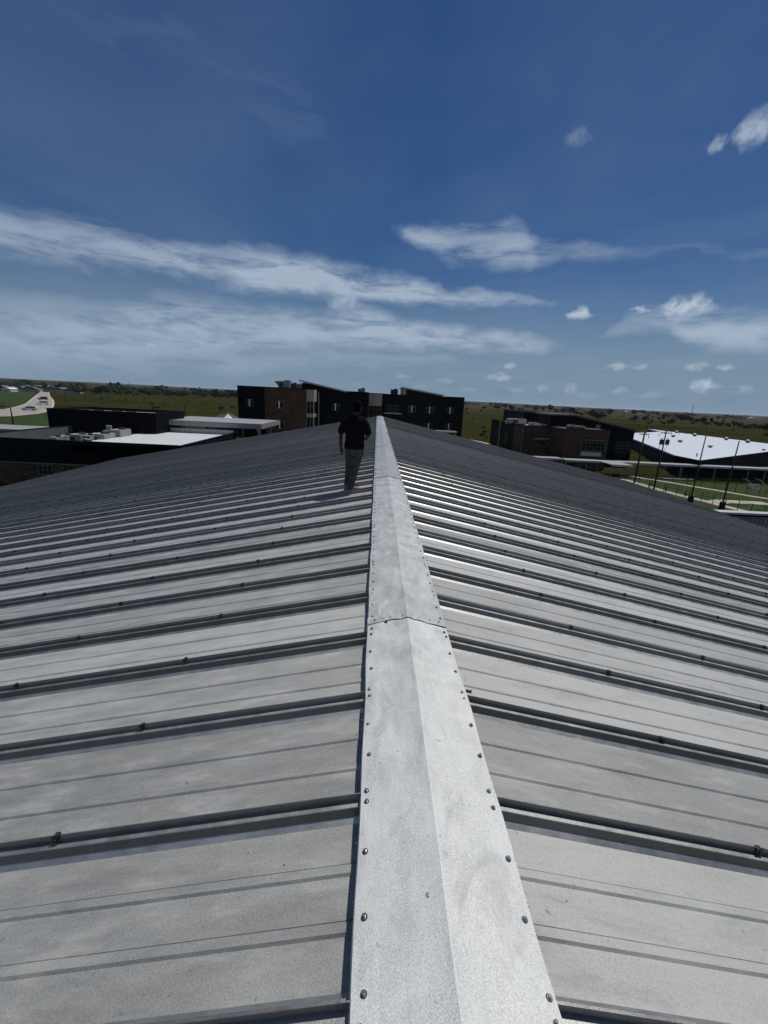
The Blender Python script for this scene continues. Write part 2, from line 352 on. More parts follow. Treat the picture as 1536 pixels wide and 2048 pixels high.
def mat_white_roof(name, col, step):
    m, t, b = new_mat(name); p = pos(t)
    n = tex_noise(t, p, 0.5, 6, 0.65); n2 = tex_noise(t, p, 3.0, 3, 0.6, (0.1, 1, 1))
    v = math_node(t, 'ADD', math_node(t, 'MULTIPLY', n, .6), math_node(t, 'MULTIPLY', n2, .4))
    col_ = ramp(t, v, [(0.3, tuple(c*.86 for c in col)), (0.7, tuple(min(1, c*1.06) for c in col))])
    sp = N(t, 'ShaderNodeSeparateXYZ'); t.links.new(p, sp.inputs[0])
    fr = math_node(t, 'FRACT', math_node(t, 'DIVIDE', sp.outputs[1], step))
    line = maprange(t, math_node(t, 'ABSOLUTE', math_node(t, 'SUBTRACT', fr, 0.5)), 0.45, 0.5, 0, 0.34)
    t.links.new(mixc(t, line, col_, tuple(c*.5 for c in col)), b.inputs['Base Color'])
    b.inputs['Roughness'].default_value = 0.7
    return m
MAT['white_roof'] = mat_white_roof('white_roof_membrane', (0.52, 0.525, 0.54), 1.9)
MAT['white_roof_metal'] = mat_white_roof('pale_metal_roof', (0.50, 0.545, 0.60), 2.2)

def mat_stone():
    m, t, b = new_mat('brown_stone_blocks'); p = pos(t)
    mp = N(t, 'ShaderNodeMapping'); mp.inputs['Rotation'].default_value = (R_(90), 0, 0); t.links.new(p, mp.inputs[0])
    br = N(t, 'ShaderNodeTexBrick'); t.links.new(mp.outputs[0], br.inputs['Vector'])
    br.inputs['Scale'].default_value = 1.0; br.inputs['Mortar Size'].default_value = 0.012
    br.inputs['Brick Width'].default_value = 0.62; br.inputs['Row Height'].default_value = 0.30; br.inputs['Bias'].default_value = -0.1
    br.inputs['Color1'].default_value = (0.11, 0.055, 0.025, 1); br.inputs['Color2'].default_value = (0.02, 0.010, 0.007, 1); br.inputs['Mortar'].default_value = (0.065, 0.047, 0.032, 1)
    n = tex_noise(t, p, 1.6, 4, 0.6)
    c = mixc(t, maprange(t, n, .35, .65, 0, .6), br.outputs[0], (0.05, 0.025, 0.013))
    t.links.new(c, b.inputs['Base Color']); b.inputs['Roughness'].default_value = 0.9
    bump(t, b, br.outputs['Fac'], -0.6, 0.03)
    return m
MAT['stone'] = mat_stone()
def mat_ribbed():
    m, t, b = new_mat('ribbed_grey_cladding'); p = pos(t)
    sp = N(t, 'ShaderNodeSeparateXYZ'); t.links.new(p, sp.inputs[0])
    n = tex_noise(t, p, 1.3, 4, .6, (1, 1, .3))
    t.links.new(ramp(t, n, [(0.3, (.17, .16, .14)), (0.7, (.27, .26, .24))]), b.inputs['Base Color'])
    b.inputs['Roughness'].default_value = .6
    return m
MAT['ribbed'] = mat_ribbed()
def mat_ground():
    m, t, b = new_mat('field_grass'); p = pos(t)
    n1 = tex_noise(t, p, 0.012, 6, 0.6, (0.6, 1.8, 1)); n2 = tex_noise(t, p, 0.11, 5, 0.65, (0.5, 1.4, 1)); n3 = tex_noise(t, p, 1.4, 4, 0.7)
    v = math_node(t, 'ADD', math_node(t, 'MULTIPLY', n1, .45), math_node(t, 'ADD', math_node(t, 'MULTIPLY', n2, .33), math_node(t, 'MULTIPLY', n3, .22)))
    green = ramp(t, v, [(0.36, (0.010, 0.013, 0.003)), (0.47, (0.023, 0.0245, 0.007)), (0.54, (0.032, 0.0315, 0.0105)), (0.66, (0.052, 0.046, 0.020))])
    dry = ramp(t, v, [(0.36, (0.022, 0.021, 0.009)), (0.5, (0.048, 0.041, 0.025)), (0.66, (0.078, 0.064, 0.042))])
    sp = N(t, 'ShaderNodeSeparateXYZ'); t.links.new(p, sp.inputs[0])
    # pasture turns to dry stubble on the far right-hand fields
    far = maprange(t, math_node(t, 'ADD', sp.outputs[1], math_node(t, 'MULTIPLY', sp.outputs[0], 0.55)), 420, 900, 0, 1)
    rgt = maprange(t, math_node(t, 'SUBTRACT', sp.outputs[0], math_node(t, 'MULTIPLY', sp.outputs[1], .05)), -60, 120, 0, 1)
    k = math_node(t, 'MULTIPLY', math_node(t, 'MULTIPLY', far, rgt), maprange(t, n1, .38, .52, .35, 1))
    t.links.new(mixc(t, k, green, dry), b.inputs['Base Color'])
    b.inputs['Roughness'].default_value = 0.95; b.inputs['Specular IOR Level'].default_value = 0.0
    bump(t, b, n3, 0.5, 0.3)
    return m
MAT['ground'] = mat_ground()
def mat_leaf(name, lo, hi):
    m, t, b = new_mat(name); p = pos(t)
    oi = N(t, 'ShaderNodeObjectInfo'); n = tex_noise(t, p, 0.7, 3, .6)
    v = math_node(t, 'ADD', math_node(t, 'MULTIPLY', n, .7), math_node(t, 'MULTIPLY', oi.outputs['Random'], .3))
    t.links.new(ramp(t, v, [(0.3, lo), (0.75, hi)]), b.inputs['Base Color'])
    b.inputs['Roughness'].default_value = .8; b.inputs['Specular IOR Level'].default_value = .15
    return m
MAT['leaf'] = mat_leaf('dark_oak_leaves', (0.020, 0.030, 0.012), (0.045, 0.058, 0.022))
MAT['leaf2'] = mat_leaf('dusty_leaves', (0.030, 0.038, 0.016), (0.060, 0.066, 0.028))
MAT['lawn'] = plain('mown_lawn', (0.027, 0.045, 0.009), 0.95, 0, 0.45, 0.5, 0.1)

# ================================================================== the roof underfoot
XR, ZL, SL = 0.272, CAMZ-1.503, 0.208       # ridge x, height of the rib ledge at the ridge, slope
PITCH, SEAM0 = 0.605, 1.315
U_END = 21.75
K0, K1 = -6, 57
YFAR = SEAM0+PITCH*K1+0.05
def slope_pt(side, u, wz, v):                # u down the slope (horizontal run), wz above the ledge
    return (XR+side*u, v, ZL-SL*u+wz)
def strip(side, prof, us, close=False):
    mb = MB(); n = len(prof)
    for u in us: mb.v += [slope_pt(side, u, wz, v) for v, wz in prof]
    for i in range(len(us)-1):
        for j in range(n if close else n-1):
            a = i*n+j; b_ = i*n+(j+1) % n; c_ = (i+1)*n+(j+1) % n; d_ = (i+1)*n+j
            mb.f.append((a, b_, c_, d_) if side < 0 else (a, d_, c_, b_))
    if close:
        mb.f.append(tuple(range(n))[::-1 if side < 0 else 1]); mb.f.append(tuple((len(us)-1)*n+i for i in range(n))[::1 if side < 0 else -1])
    return mb
PD = -0.050                                   # pan below ledge
def bead(c): return [(c-.022, PD), (c-.0145, PD+.0085), (c+.013, PD+.0085), (c+.018, PD-.003), (c+.0205, PD-.003), (c+.022, PD)]
pan_prof = [(.090, PD)]+bead(.240)+bead(.412)+[(PITCH-.029, PD)]
rib_prof = [(-.029, PD), (-.008, PD+.014), (.0, -.003), (.002, 0.0), (.032, 0.0), (.0335, .004), (.0335, .008), (.030, .010), (.0285, .013), (.0285, .0325), (.029, .0335), (.033, .0335), (.0345, .030),
            (.035, .004), (.038, 0.0), (.054, 0.0), (.056, -.003), (.066, PD+.017), (.090, PD)]
us_pan = [0.03, 0.3, .8, 1.6, 3, 5, 8, 11, 14, 18, U_END]
us_rib = [0.05, .5, 1.5, 3, 6, 10, 15, U_END+.02]
bld = thing('metal_roofed_hall', 'long gabled hall roofed with grey standing seam metal panels, in the foreground', 'building', (0, 0, 0))
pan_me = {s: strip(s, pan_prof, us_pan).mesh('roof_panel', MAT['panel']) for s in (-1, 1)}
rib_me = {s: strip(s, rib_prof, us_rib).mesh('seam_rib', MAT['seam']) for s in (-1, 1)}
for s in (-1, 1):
    rib_me[s].materials.append(MAT['flange']); rib_me[s].materials.append(MAT['rib_face_shade']); nseg = len(rib_prof)-1
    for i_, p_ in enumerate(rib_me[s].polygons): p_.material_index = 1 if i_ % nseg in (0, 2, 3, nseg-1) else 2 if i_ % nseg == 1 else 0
panels = {}
for s in (-1, 1):
    for k in range(K0, K1+1):
        loc = (0, SEAM0+PITCH*k, 0)
        if k < K1:
            p = put('roof_panel', pan_me[s], bld, loc=loc); panels[s, k] = p
            put('seam_rib', rib_me[s], p)
        else:
            put('seam_rib', rib_me[s], bld, loc=loc)
# seam clamps: one row over every purlin
def clamp_mesh(s):
    mb = MB()
    def q(x0, x1, v0, v1, w0, w1):
        vs = [(x, v, wz-SL*s*x) for wz in (w0, w1) for x, v in ((x0, v0), (x1, v0), (x1, v1), (x0, v1))]
        mb.add(vs, [(0,3,2,1),(4,5,6,7),(0,1,5,4),(1,2,6,5),(2,3,7,6),(3,0,4,7)])
    q(-.013, .013, .0205, .027, .006, .036); q(-.013, .012, .0365, .043, .006, .034); q(-.010, .011, .022, .042, .0345, .039)
    q(-.019, -.011, .018, .025, .020, .038); q(.010, .018, .022, .030, .028, .041); q(-.004, .004, .0165, .020, .004, .024)
    mb.tube((.002, .0205, .020), (.002, .0135, .020), .0045, .004, 6)
    mb.v = [(a*.85, .031+(b_-.031)*.85, c_*.92) for a, b_, c_ in mb.v]
    return mb
cl_mb = {s: clamp_mesh(s) for s in (-1, 1)}
cl_me = {s: cl_mb[s].mesh('seam_clamp', MAT['clamp']) for s in (-1, 1)}
cands = []
for s, x0, dx in ((-1, -1.21, -1.185), (1, 1.70, 1.172)):
    for r in range(18):
        x = x0+dx*r; u = abs(x-XR)
        if u > U_END-.15: continue
        for k in range(-1, K1):
            y = SEAM0+PITCH*k; d2 = x*x+y*y
            p = CR.T @ np.array([x, y, ZL-SL*u-CAMZ])
            vis = p[2] < 0 and abs(p[0]/-p[2]*FPX) < 768 and abs(p[1]/-p[2]*FPX) < 1024
            cands.append(((0 if vis else 1), d2, s, k, x+random.uniform(-.025, .025), u))
cands.sort()
rest = MB()
for i, (nv, d2, s, k, x, u) in enumerate(cands):
    loc = (x, 0, ZL-SL*u)
    if i < 280:
        c = put('seam_clamp', cl_me[s], panels[s, k], loc=loc)
    else:
        y = SEAM0+PITCH*k
        if nv and d2 > 900: continue
        rest.add([(a+x, b_+y, c_+ZL-SL*u) for a, b_, c_ in cl_mb[s].v], cl_mb[s].f)
rest.build('seam_clamp', MAT['clamp'], bld, kind='stuff')
# gable walls, eave walls, rake trim
wx0, wx1 = XR-U_END+.5, XR+U_END-.5
mb = MB(); mb.prism_y([(wx0, -.5), (wx1, -.5), (wx1, ZL-SL*(wx1-XR)-.12), (XR, ZL-.12), (wx0, ZL-SL*(XR-wx0)-.12)], SEAM0+PITCH*K0+.4, YFAR-.4)
mb.build('wall', MAT['ribbed'], bld)
for s in (-1, 1):
    m = MB()
    for u0, u1 in ((0.02, U_END),):
        vs = []
        for v in (YFAR+.01, YFAR+.05):
            vs += [slope_pt(s, u0, .036, v), slope_pt(s, u1, .036, v), slope_pt(s, u1, -.25, v), slope_pt(s, u0, -.25, v)]
        m.add(vs, [(0,1,2,3),(7,6,5,4),(0,4,5,1),(1,5,6,2),(2,6,7,3),(3,7,4,0)])
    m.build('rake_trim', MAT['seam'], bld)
    m = MB(); xe = XR+s*(U_END+.03); ze = ZL-SL*U_END
    m.prism_y([(xe, ze-.06), (xe+s*.13, ze-.06), (xe+s*.13, ze-.2), (xe, ze-.2)], SEAM0+PITCH*K0, YFAR); m.build('gutter', MAT['trim'], bld)
# ridge cap: overlapping folded sheets
CAPZ = 0.037; HW = 0.276
joints = [-2.95, 2.66, 8.12, 13.58, 19.05, 24.5, 29.98, 35.45]
def cap_mesh(y0, y1, seed, lift):
    rg = np.random.RandomState(seed); mb = MB()
    L_ = y1-y0; n = max(2, int(L_/0.07)); ys = [y0+L_*i/n for i in range(n+1)]
    us = [-HW, -HW+.004, -HW+.020, -.20, -.13, -.08, -.045, -.02, -.002, .002, .02, .045, .08, .13, .20, HW-.020, HW-.004, HW]
    ph = rg.uniform(0, 6, 8); jag = rg.uniform(0, .008, len(us))
    for i, y in enumerate(ys):
        for j, u in enumerate(us):
            a = abs(u); e = max(0, (a-.05)/.23)
            zz = -SL*a + 0.0042*e*(math.sin(y*5.2+ph[0]+u*9)*.5+math.sin(y*11.3+ph[1]+u*22)*.5+math.sin(y*21+ph[2]+u*13)*.35)+0.0022*math.sin(y*1.7+ph[3])*(1-a/.28)
            zz += .0075*math.exp(-a/.055)
            if a > HW-.001: zz -= .016
            yy = y
            xx = u+(.0028*math.sin(y*3.1+ph[4])+.002*math.sin(y*9.3+ph[5]))*(1 if a > .2 else .4)
            if i == 0: zz += lift+jag[j]*(1.9 if u > .1 else .5); yy += (jag[j]-.004)*2.0
            elif i == 1: zz += lift*.6
            mb.v.append((XR+xx, yy, ZL+CAPZ+zz+lift*.5*(1-i/n)))
    m = len(us)
    for i in range(n):
        for j in range(m-1): mb.f.append((i*m+j, i*m+j+1, (i+1)*m+j+1, (i+1)*m+j))
    # the cut edge has the sheet's thickness
    b0 = len(mb.v); mb.v += [(x, y+.001, z-.0022) for x, y, z in mb.v[:m]]
    for j in range(m-1): mb.f.append((j, b0+j, b0+j+1, j+1))
    return mb
caps = []
for i in range(len(joints)-1):
    y0, y1 = joints[i], joints[i+1]+.07
    if i == len(joints)-2: y1 = YFAR+.03
    c = cap_mesh(y0-(.02 if i else 0), y1, 11+i, .003 if i else 0).build('ridge_cap', MAT['cap'], bld)
    caps.append((c, y0, joints[i+1]))
    for s in (-1, 1):
        m = MB(); uc = HW-.022
        vs = [slope_pt(s, uc, w_, v) for v in (y0, joints[i+1]-.004) for w_ in (PD+.001, .018)]
        m.add(vs, [(0, 2, 3, 1), (1, 3, 2, 0)]); m.build('closure_strip', MAT['closure'], c)
# smears of sealant squeezed out along both cap edges
m = MB(); rg = np.random.RandomState(5)
for q in range(150):
    s = rg.choice((-1, 1, 1, 1)); y = .3+abs(rg.normal(0, 2.2)) if q < 90 else rg.uniform(.3, 9)
    if math.sin(y*3.7+s)+math.sin(y*8.1) < -.2: continue
    u = HW+rg.uniform(-.005, .006); r = rg.uniform(.0012, .0036); x, _, z = slope_pt(s, u, 0, 0)
    z = ZL+CAPZ-SL*HW-.013-rg.uniform(0, .016)
    m.obox((x, y, z), (r*.8, r*rg.uniform(.8, 2.6), r*.6), rg.uniform(0, 3), .6)
m.build('sealant_smear', MAT['mastic'], bld, kind='stuff')
# screws with washers
sm = MB(); sm.tube((0,0,-.002), (0,0,.0014), .0098, .0094, 14); nw = len(sm.f); sm.tube((0,0,.0015), (0,0,.0036), .0074, .0066, 12); sm.tube((0,0,.0036), (0,0,.0098), .0048, .0045, 6)
sc_me = sm.mesh('screw', MAT['washer']); sc_me.materials.append(MAT['screw'])
for i_, p_ in enumerate(sc_me.polygons): p_.material_index = 0 if i_ < nw else 1
spots = []
for s in (-1, 1):
    for k in range(-3, K1):
        for d in (-.020, .044, .212, .392):
            spots.append((s*(HW-.030)+random.uniform(-.005, .005), SEAM0+PITCH*k+d+random.uniform(-.012, .012)))
for yj in joints[1:-1]:
    for u in (-.225, -.17, -.115, -.03, .025, .085, .16, .225):
        spots.append((u, yj+.022+random.uniform(-.006, .006)))
spots.sort(key=lambda q: q[1]); rest = MB()
for i, (u, y) in enumerate([q for q in spots if q[1] > -1.2]):
    z = ZL+CAPZ-SL*abs(u)+.0015+.0075*math.exp(-abs(u)/.055)
    capo = next((c for c, a, b_ in caps if a-.03 <= y < b_-.03), caps[-1][0])
    if i < 290:
        o = put('screw', sc_me, capo, loc=(XR+u, y, z)); o.rotation_euler = (random.uniform(-.05, .05), math.atan(SL)*(1 if u > 0 else -1), random.uniform(0, 1))
    else:
        rest.tube((XR+u, y, z-.002), (XR+u, y, z+.007), .0085, .006, 6)
rest.build('screw', MAT['screw'], bld, kind='stuff')

# ================================================================== ground, roads and paths
def axis(lim, near, step, grow=1.16):
    v = [0.0]; d = step
    while v[-1] < lim:
        if v[-1] > near: d *= grow
        v.append(v[-1]+d)
    return v
def build_ground():
    xp = axis(26000, 210, 5.0); xs = np.array([-a for a in xp[:0:-1]]+xp)
    yp = axis(26000, 330, 5.0); yn = axis(1500, 60, 8.0, 1.35); ys = np.array([-a for a in yn[:0:-1]]+yp)
    X, Y = np.meshgrid(xs, ys); Z = hgt(X, Y)
    nx, ny = len(xs), len(ys)
    vs = np.stack([X, Y, Z], -1).reshape(-1, 3).tolist()
    fs = [(j*nx+i, j*nx+i+1, (j+1)*nx+i+1, (j+1)*nx+i) for j in range(ny-1) for i in range(nx-1)]
    mb = MB(); mb.v = vs; mb.f = fs
    return mb.build('ground', MAT['ground'], None, True, 'structure')
build_ground()
def resample(pts, step=4.0):
    out = []
    for a, b_ in zip(pts, pts[1:]):
        n = max(1, int(math.hypot(b_[0]-a[0], b_[1]-a[1])/step))
        out += [(a[0]+(b_[0]-a[0])*i/n, a[1]+(b_[1]-a[1])*i/n) for i in range(n)]
    return out+[tuple(pts[-1][:2])]
def smooth_line(pts, it=2):
    for _ in range(it):
        q = [pts[0]]
        for a, b_ in zip(pts, pts[1:]):
            q += [(a[0]*.75+b_[0]*.25, a[1]*.75+b_[1]*.25), (a[0]*.25+b_[0]*.75, a[1]*.25+b_[1]*.75)]
        pts = q+[pts[-1]]
    return pts
def ribbon(lft, rgt, lift, name, mat, kind='structure', n=60, cols=8):
    def param(p):
        d = np.array(p); s = np.r_[0, np.cumsum(np.hypot(*np.diff(d, axis=0).T))]
        t = np.linspace(0, s[-1], n); return np.stack([np.interp(t, s, d[:,0]), np.interp(t, s, d[:,1])], 1)
    a, b_ = param(lft), param(rgt); mb = MB()
    for i in range(n):
        for j in range(cols+1):
            p = a[i]*(1-j/cols)+b_[i]*(j/cols); mb.v.append((p[0], p[1], hz(p[0], p[1])+lift))
    m = cols+1
    for i in range(n-1):
        for j in range(cols): mb.f.append((i*m+j, i*m+j+1, (i+1)*m+j+1, (i+1)*m+j))
    return mb.build(name, mat, None, True, kind)
def strip_along(line, wdt, lift, high, name, mat, parent=None, kind='structure'):
    pts = resample(line, 3.0); mb = MB(); n = len(pts)
    for i, p in enumerate(pts):
        q0, q1 = pts[max(0, i-1)], pts[min(n-1, i+1)]
        d = Vector((q1[0]-q0[0], q1[1]-q0[1])).normalized(); nx, ny = -d.y*wdt/2, d.x*wdt/2
        z0 = hz(*p)+lift
        mb.v += [(p[0]+nx, p[1]+ny, z0-.3), (p[0]+nx, p[1]+ny, z0+high), (p[0]-nx, p[1]-ny, z0+high), (p[0]-nx, p[1]-ny, z0-.3)]
    for i in range(n-1):
        for j in range(4): mb.f.append((i*4+j, i*4+(j+1) % 4, i*4+4+(j+1) % 4, i*4+4+j))
    mb.f += [(0, 1, 2, 3), (n*4-1, n*4-2, n*4-3, n*4-4)]
    return mb.build(name, mat, parent, False, kind)
def G2(px, py): p = onground(px, py); return (p.x, p.y)
rl = [(-175, 128)]+[G2(*p) for p in [(0, 821), (25, 817), (47, 811), (58, 804), (65, 798), (70, 793), (79, 786), (84, 784)]]
rr = [(-140, 104)]+[G2(*p) for p in [(0, 834.5), (40, 831), (86, 826.5), (104, 817), (107, 808), (106, 800), (99, 794), (98, 787), (97.5, 784.5)]]
rl = smooth_line(rl, 2); rr = smooth_line(rr, 2)
ribbon(rl, rr, 0.06, 'road', MAT['road'], n=80)
strip_along(rl, .9, .02, .16, 'kerb', MAT['kerb']); strip_along(rr, .9, .02, .16, 'kerb', MAT['kerb'])
# mown verge between road and campus
lw = [G2(*p) for p in [(0, 836.5), (40, 833), (86, 828), (110, 818)]]; lw2 = [G2(*p) for p in [(0, 862), (40, 862), (90, 862), (130, 850)]]
ribbon(lw, lw2, 0.05, 'lawn', MAT['lawn'], n=30)
lw = [G2(*p) for p in [(0, 779.5), (40, 781), (70, 784)]]; lw2 = [G2(*p) for p in [(0, 819), (40, 813), (62, 799)]]
ribbon(lw, lw2, 0.04, 'lawn', MAT['lawn'], n=30)
# plaza in front of the far building
P0 = MB(); pl = [(-22, 80), (22.5, 84), (24, 100), (36, 126), (33, 134), (18, 117), (-22, 92)]
def sheet(poly, lift, name, mat, sub=3.0):
    xs = [p[0] for p in poly]; ys = [p[1] for p in poly]
    bm = bmesh.new(); vs = [bm.verts.new((x, y, 0)) for x, y in poly]; bm.faces.new(vs)
    for ax, lo, hi in ((0, min(xs), max(xs)), (1, min(ys), max(ys))):
        q = lo+sub
        while q < hi:
            co = [0, 0, 0]; co[ax] = q; no = [0, 0, 0]; no[ax] = 1
            bmesh.ops.bisect_plane(bm, geom=bm.verts[:]+bm.edges[:]+bm.faces[:], plane_co=co, plane_no=no); q += sub
    for v in bm.verts: v.co.z = hz(v.co.x, v.co.y)+lift
    bmesh.ops.recalc_face_normals(bm, faces=bm.faces[:])
    me = bpy.data.meshes.new(name); bm.to_mesh(me); bm.free(); me.materials.append(mat)
    if sum(p.normal.z for p in me.polygons) < 0: me.flip_normals()
    return put(name, me, None, 'structure')
sheet(pl, .07, 'plaza', MAT['concrete'])
# walks on the lawns to the right of the hall
lawn_poly = [(27, 34), (60, 34), (96, 62), (112, 86), (46, 87), (34, 88), (27, 70)]
sheet(lawn_poly, .03, 'lawn', MAT['lawn'])
walk1 = [G2(*p) for p in [(1235, 955), (1262, 964), (1310, 978), (1350, 989), (1400, 1001), (1450, 1014), (1500, 1026), (1536, 1036)]]
walk2 = [G2(*p) for p in [(1262, 953), (1310, 961), (1360, 969), (1400, 976), (1450, 984), (1500, 993), (1536, 998)]]
walk3 = [G2(*p) for p in [(1240, 949), (1300, 954), (1340, 957), (1385, 959)]]
walk4 = [G2(*p) for p in [(1425, 1008), (1440, 1003), (1480, 1005), (1536, 1008)]]
strip_along(smooth_line(walk1), 1.7, .05, .03, 'path', MAT['concrete'])
strip_along(smooth_line(walk2), 1.2, .05, .03, 'path', MAT['concrete'])
strip_along(smooth_line(walk3), 1.3, .05, .03, 'path', MAT['concrete'])
strip_along(smooth_line(walk4), 2.3, .055, .03, 'path', MAT['concrete'])

# ================================================================== buildings
def window(parent, x0, x1, z0, z1, Y, frame='teal_frame', fin=None, cols=2, rows=(.72,), t=.07, depth=.05):
    "a framed window in a wall that faces the viewer: frame > pane, mullion"
    f = MB(); y0, y1 = Y-depth, Y-.004
    f.box(x0, x0+t, y0, y1, z0, z1).box(x1-t, x1, y0, y1, z0, z1).box(x0+t, x1-t, y0, y1, z0, z0+t).box(x0+t, x1-t, y0, y1, z1-t, z1)
    o = f.build('window', MAT[frame], parent)
    xs = [x0+t+(x1-x0-2*t)*i/cols for i in range(cols+1)]
    zs = [z0+t]+[z0+(z1-z0)*r for r in rows]+[z1-t]
    for i in range(cols):
        for j in range(len(zs)-1):
            MB().box(xs[i]+.01, xs[i+1]-.01, Y-.022, Y-.010, zs[j]+.01, zs[j+1]-.01).build('pane', MAT['glass'], o)
    for x in xs[1:-1]: MB().box(x-t*.4, x+t*.4, y0+.006, Y-.008, z0+t, z1-t).build('mullion', MAT[frame], o)
    for r in rows:
        zz = z0+(z1-z0)*r; MB().box(x0+t, x1-t, y0+.012, Y-.007, zz-t*.35, zz+t*.35).build('transom', MAT[frame], o)
    if fin is not None:
        MB().box(fin-.10, fin+.10, Y-.28, Y-.03, z0-.03, z1+.03).build('sun_fin', MAT['white_trim'], o)
    return o
def rtu(parent, x0, x1, y0, y1, z0, h, hood=True, mat='hvac'):
    "a rooftop air-handling unit: casing > hood, grille, curb"
    m = MB(); m.box(x0, x1, y0, y1, z0+.25, z0+h); o = m.build('rooftop_unit', MAT[mat], parent)
    MB().box(x0+.08, x1-.08, y0+.08, y1-.08, z0, z0+.248).build('curb', MAT['hvac_dark'], o)
    w_ = x1-x0
    MB().box(x0+w_*.1, x0+w_*.45, y0-.03, y0-.003, z0+.35, z0+h*.8).build('grille', MAT['hvac_dark'], o)
    MB().box(x0+w_*.55, x0+w_*.9, y0-.025, y0-.003, z0+.35, z0+h*.85).build('access_panel', MAT[mat], o)
    MB().tube((x0+w_*.7, (y0+y1)/2, z0+h+.003), (x0+w_*.7, (y0+y1)/2, z0+h+.22), min(w_, y1-y0)*.3, min(w_, y1-y0)*.28, 14).build('fan_cowl', MAT['hvac_dark'], o)
    if hood:
        m = MB(); m.prism_y([(x0-.003, z0+h*.95), (x0-.7, z0+h*.95), (x0-.7, z0+h*.8), (x0-.003, z0+h*.35)], y0+.1, y1-.1); m.build('hood', MAT[mat], o)
    return o
def px_x(px, py, Y): return at(px, py, Y).x
def px_z(px, py, Y): return at(px, py, Y).z

# ---- the two-storey school beyond the ridge
S = thing('school_building', 'two-storey black and brown stone school with slanted roofs, beyond the end of the ridge', 'building', (0, 95, 3))
def wpart(name, mb, mat, parent=S, smooth=False):
    o = mb.build(name, MAT[mat] if isinstance(mat, str) else mat, parent, smooth)
    if parent is not None: o.matrix_parent_inverse = Matrix.Translation(-Vector(parent.location))
    return o
class Local:
    "build world-coordinate parts under a thing that is not at the origin"
    def __init__(s, th): s.th = th
def under(th, fn, *a, **k):
    loc = Vector(th.location); th.location = (0, 0, 0)
    o = fn(th, *a, **k); th.location = loc
    return o
# things at the origin keep their parts in world coordinates, so move the empty back and shift parts
def settle(th):
    "parts were built in world coordinates: keep them there although the empty stands at the thing's base"
    off = Vector(th.location)
    for c in th.children: c.matrix_parent_inverse = Matrix.Translation(-off)
def ribs(mb, x0, x1, Y, z0, z1, step=.45, d=.03):
    x = x0+step*.5
    while x < x1-.05: mb.box(x-.025, x+.025, Y-d, Y-.002, z0, z1 if not callable(z1) else z1(x)); x += step
TOP = 12.85
xa, xb = px_x(475, 790, 90), px_x(531, 790, 90)
wpart('wall', MB().box(xa, xb+.5, 90, 108, -1, TOP), 'black_metal')
m = MB(); ribs(m, xa, xb-.1, 90, 2, TOP-.25); wpart('cladding_rib', m, 'black_metal')
wpart('parapet_cap', MB().box(xa-.06, xb, 89.9, 90.15, TOP, TOP+.12), 'dark_green_metal')
xc = px_x(529.5, 800, 88.4); xd = px_x(613, 800, 88.4); xe = px_x(628, 800, 88.4)
wpart('wall', MB().box(xc, xd, 88.4, 100, -1, TOP-.02), 'stone', )
wpart('parapet_cap', MB().box(xc-.05, xe+.05, 88.32, 88.7, TOP-.018, TOP+.10), 'black_metal')
zb = [px_z(620, q, 88.4) for q in (803, 827.5, 834.5)]
wpart('corner_bay', MB().box(xd+.003, xe, 88.45, 95, zb[0], TOP-.02), 'beige')
wpart('corner_bay', MB().box(xd+.003, xe, 88.45, 95, zb[2], zb[1]), 'beige')
wpart('corner_glazing', MB().box(xd+.003, xe-.05, 88.52, 95, zb[1]+.003, zb[0]-.003), 'glass')
wpart('corner_glazing', MB().box(xd+.003, xe-.05, 88.52, 95, 2, zb[2]-.003), 'glass')
for x in (xd+.05, (xd+xe)/2, xe-.1): wpart('mullion', MB().box(x-.05, x+.05, 88.42, 88.51, 2.5, zb[0]-.01), 'trim' if x > xe-.2 else 'grey_frame')
wpart('transom', MB().box(xd+.1, xe-.15, 88.44, 88.508, zb[0]-1.0, zb[0]-.92), 'grey_frame')
wpart('downspout', MB().tube((xe+.35, 92.9, 2), (xe+.35, 92.9, TOP-.4), .09, .09, 8), 'trim')
# middle wing with the first slanted roof
YM = 93.0; xm0, xm1 = xe-.4, px_x(737, 800, YM)
wpart('wall', MB().box(xm0, xm1, YM, 112, -1, TOP-.05), 'black_metal')
m = MB(); ribs(m, xe+.6, xm1-.2, YM, 2, TOP-.3); wpart('cladding_rib', m, 'black_metal')
s0, s1 = at(606, 763, YM), at(692, 783.5, YM)
wpart('wall', MB().prism_y([(s0.x, TOP-.6), (s1.x, TOP-.6), (s1.x, TOP-.03), (s0.x, s0.z-.15)], YM-.02, 108), 'black_metal')
def slab(a, b_, y0, y1, t, over):
    d = (b_-a); k = d.z/d.x; x0, x1 = a.x-over, b_.x+.15
    f = lambda x: a.z+(x-a.x)*k
    return MB().prism_y([(x0, f(x0)-t*.4), (x1, f(x1)-t*.4), (x1, f(x1)+t), (x0, f(x0)+t)], y0, y1)
wpart('slanted_roof', slab(s0, s1, YM-.5, 108.5, .22, .7), 'trim')
wpart('parapet_cap', MB().box(s1.x+.2, xm1+.05, YM-.08, YM+.3, TOP-.048, TOP+.08), 'dark_green_metal')
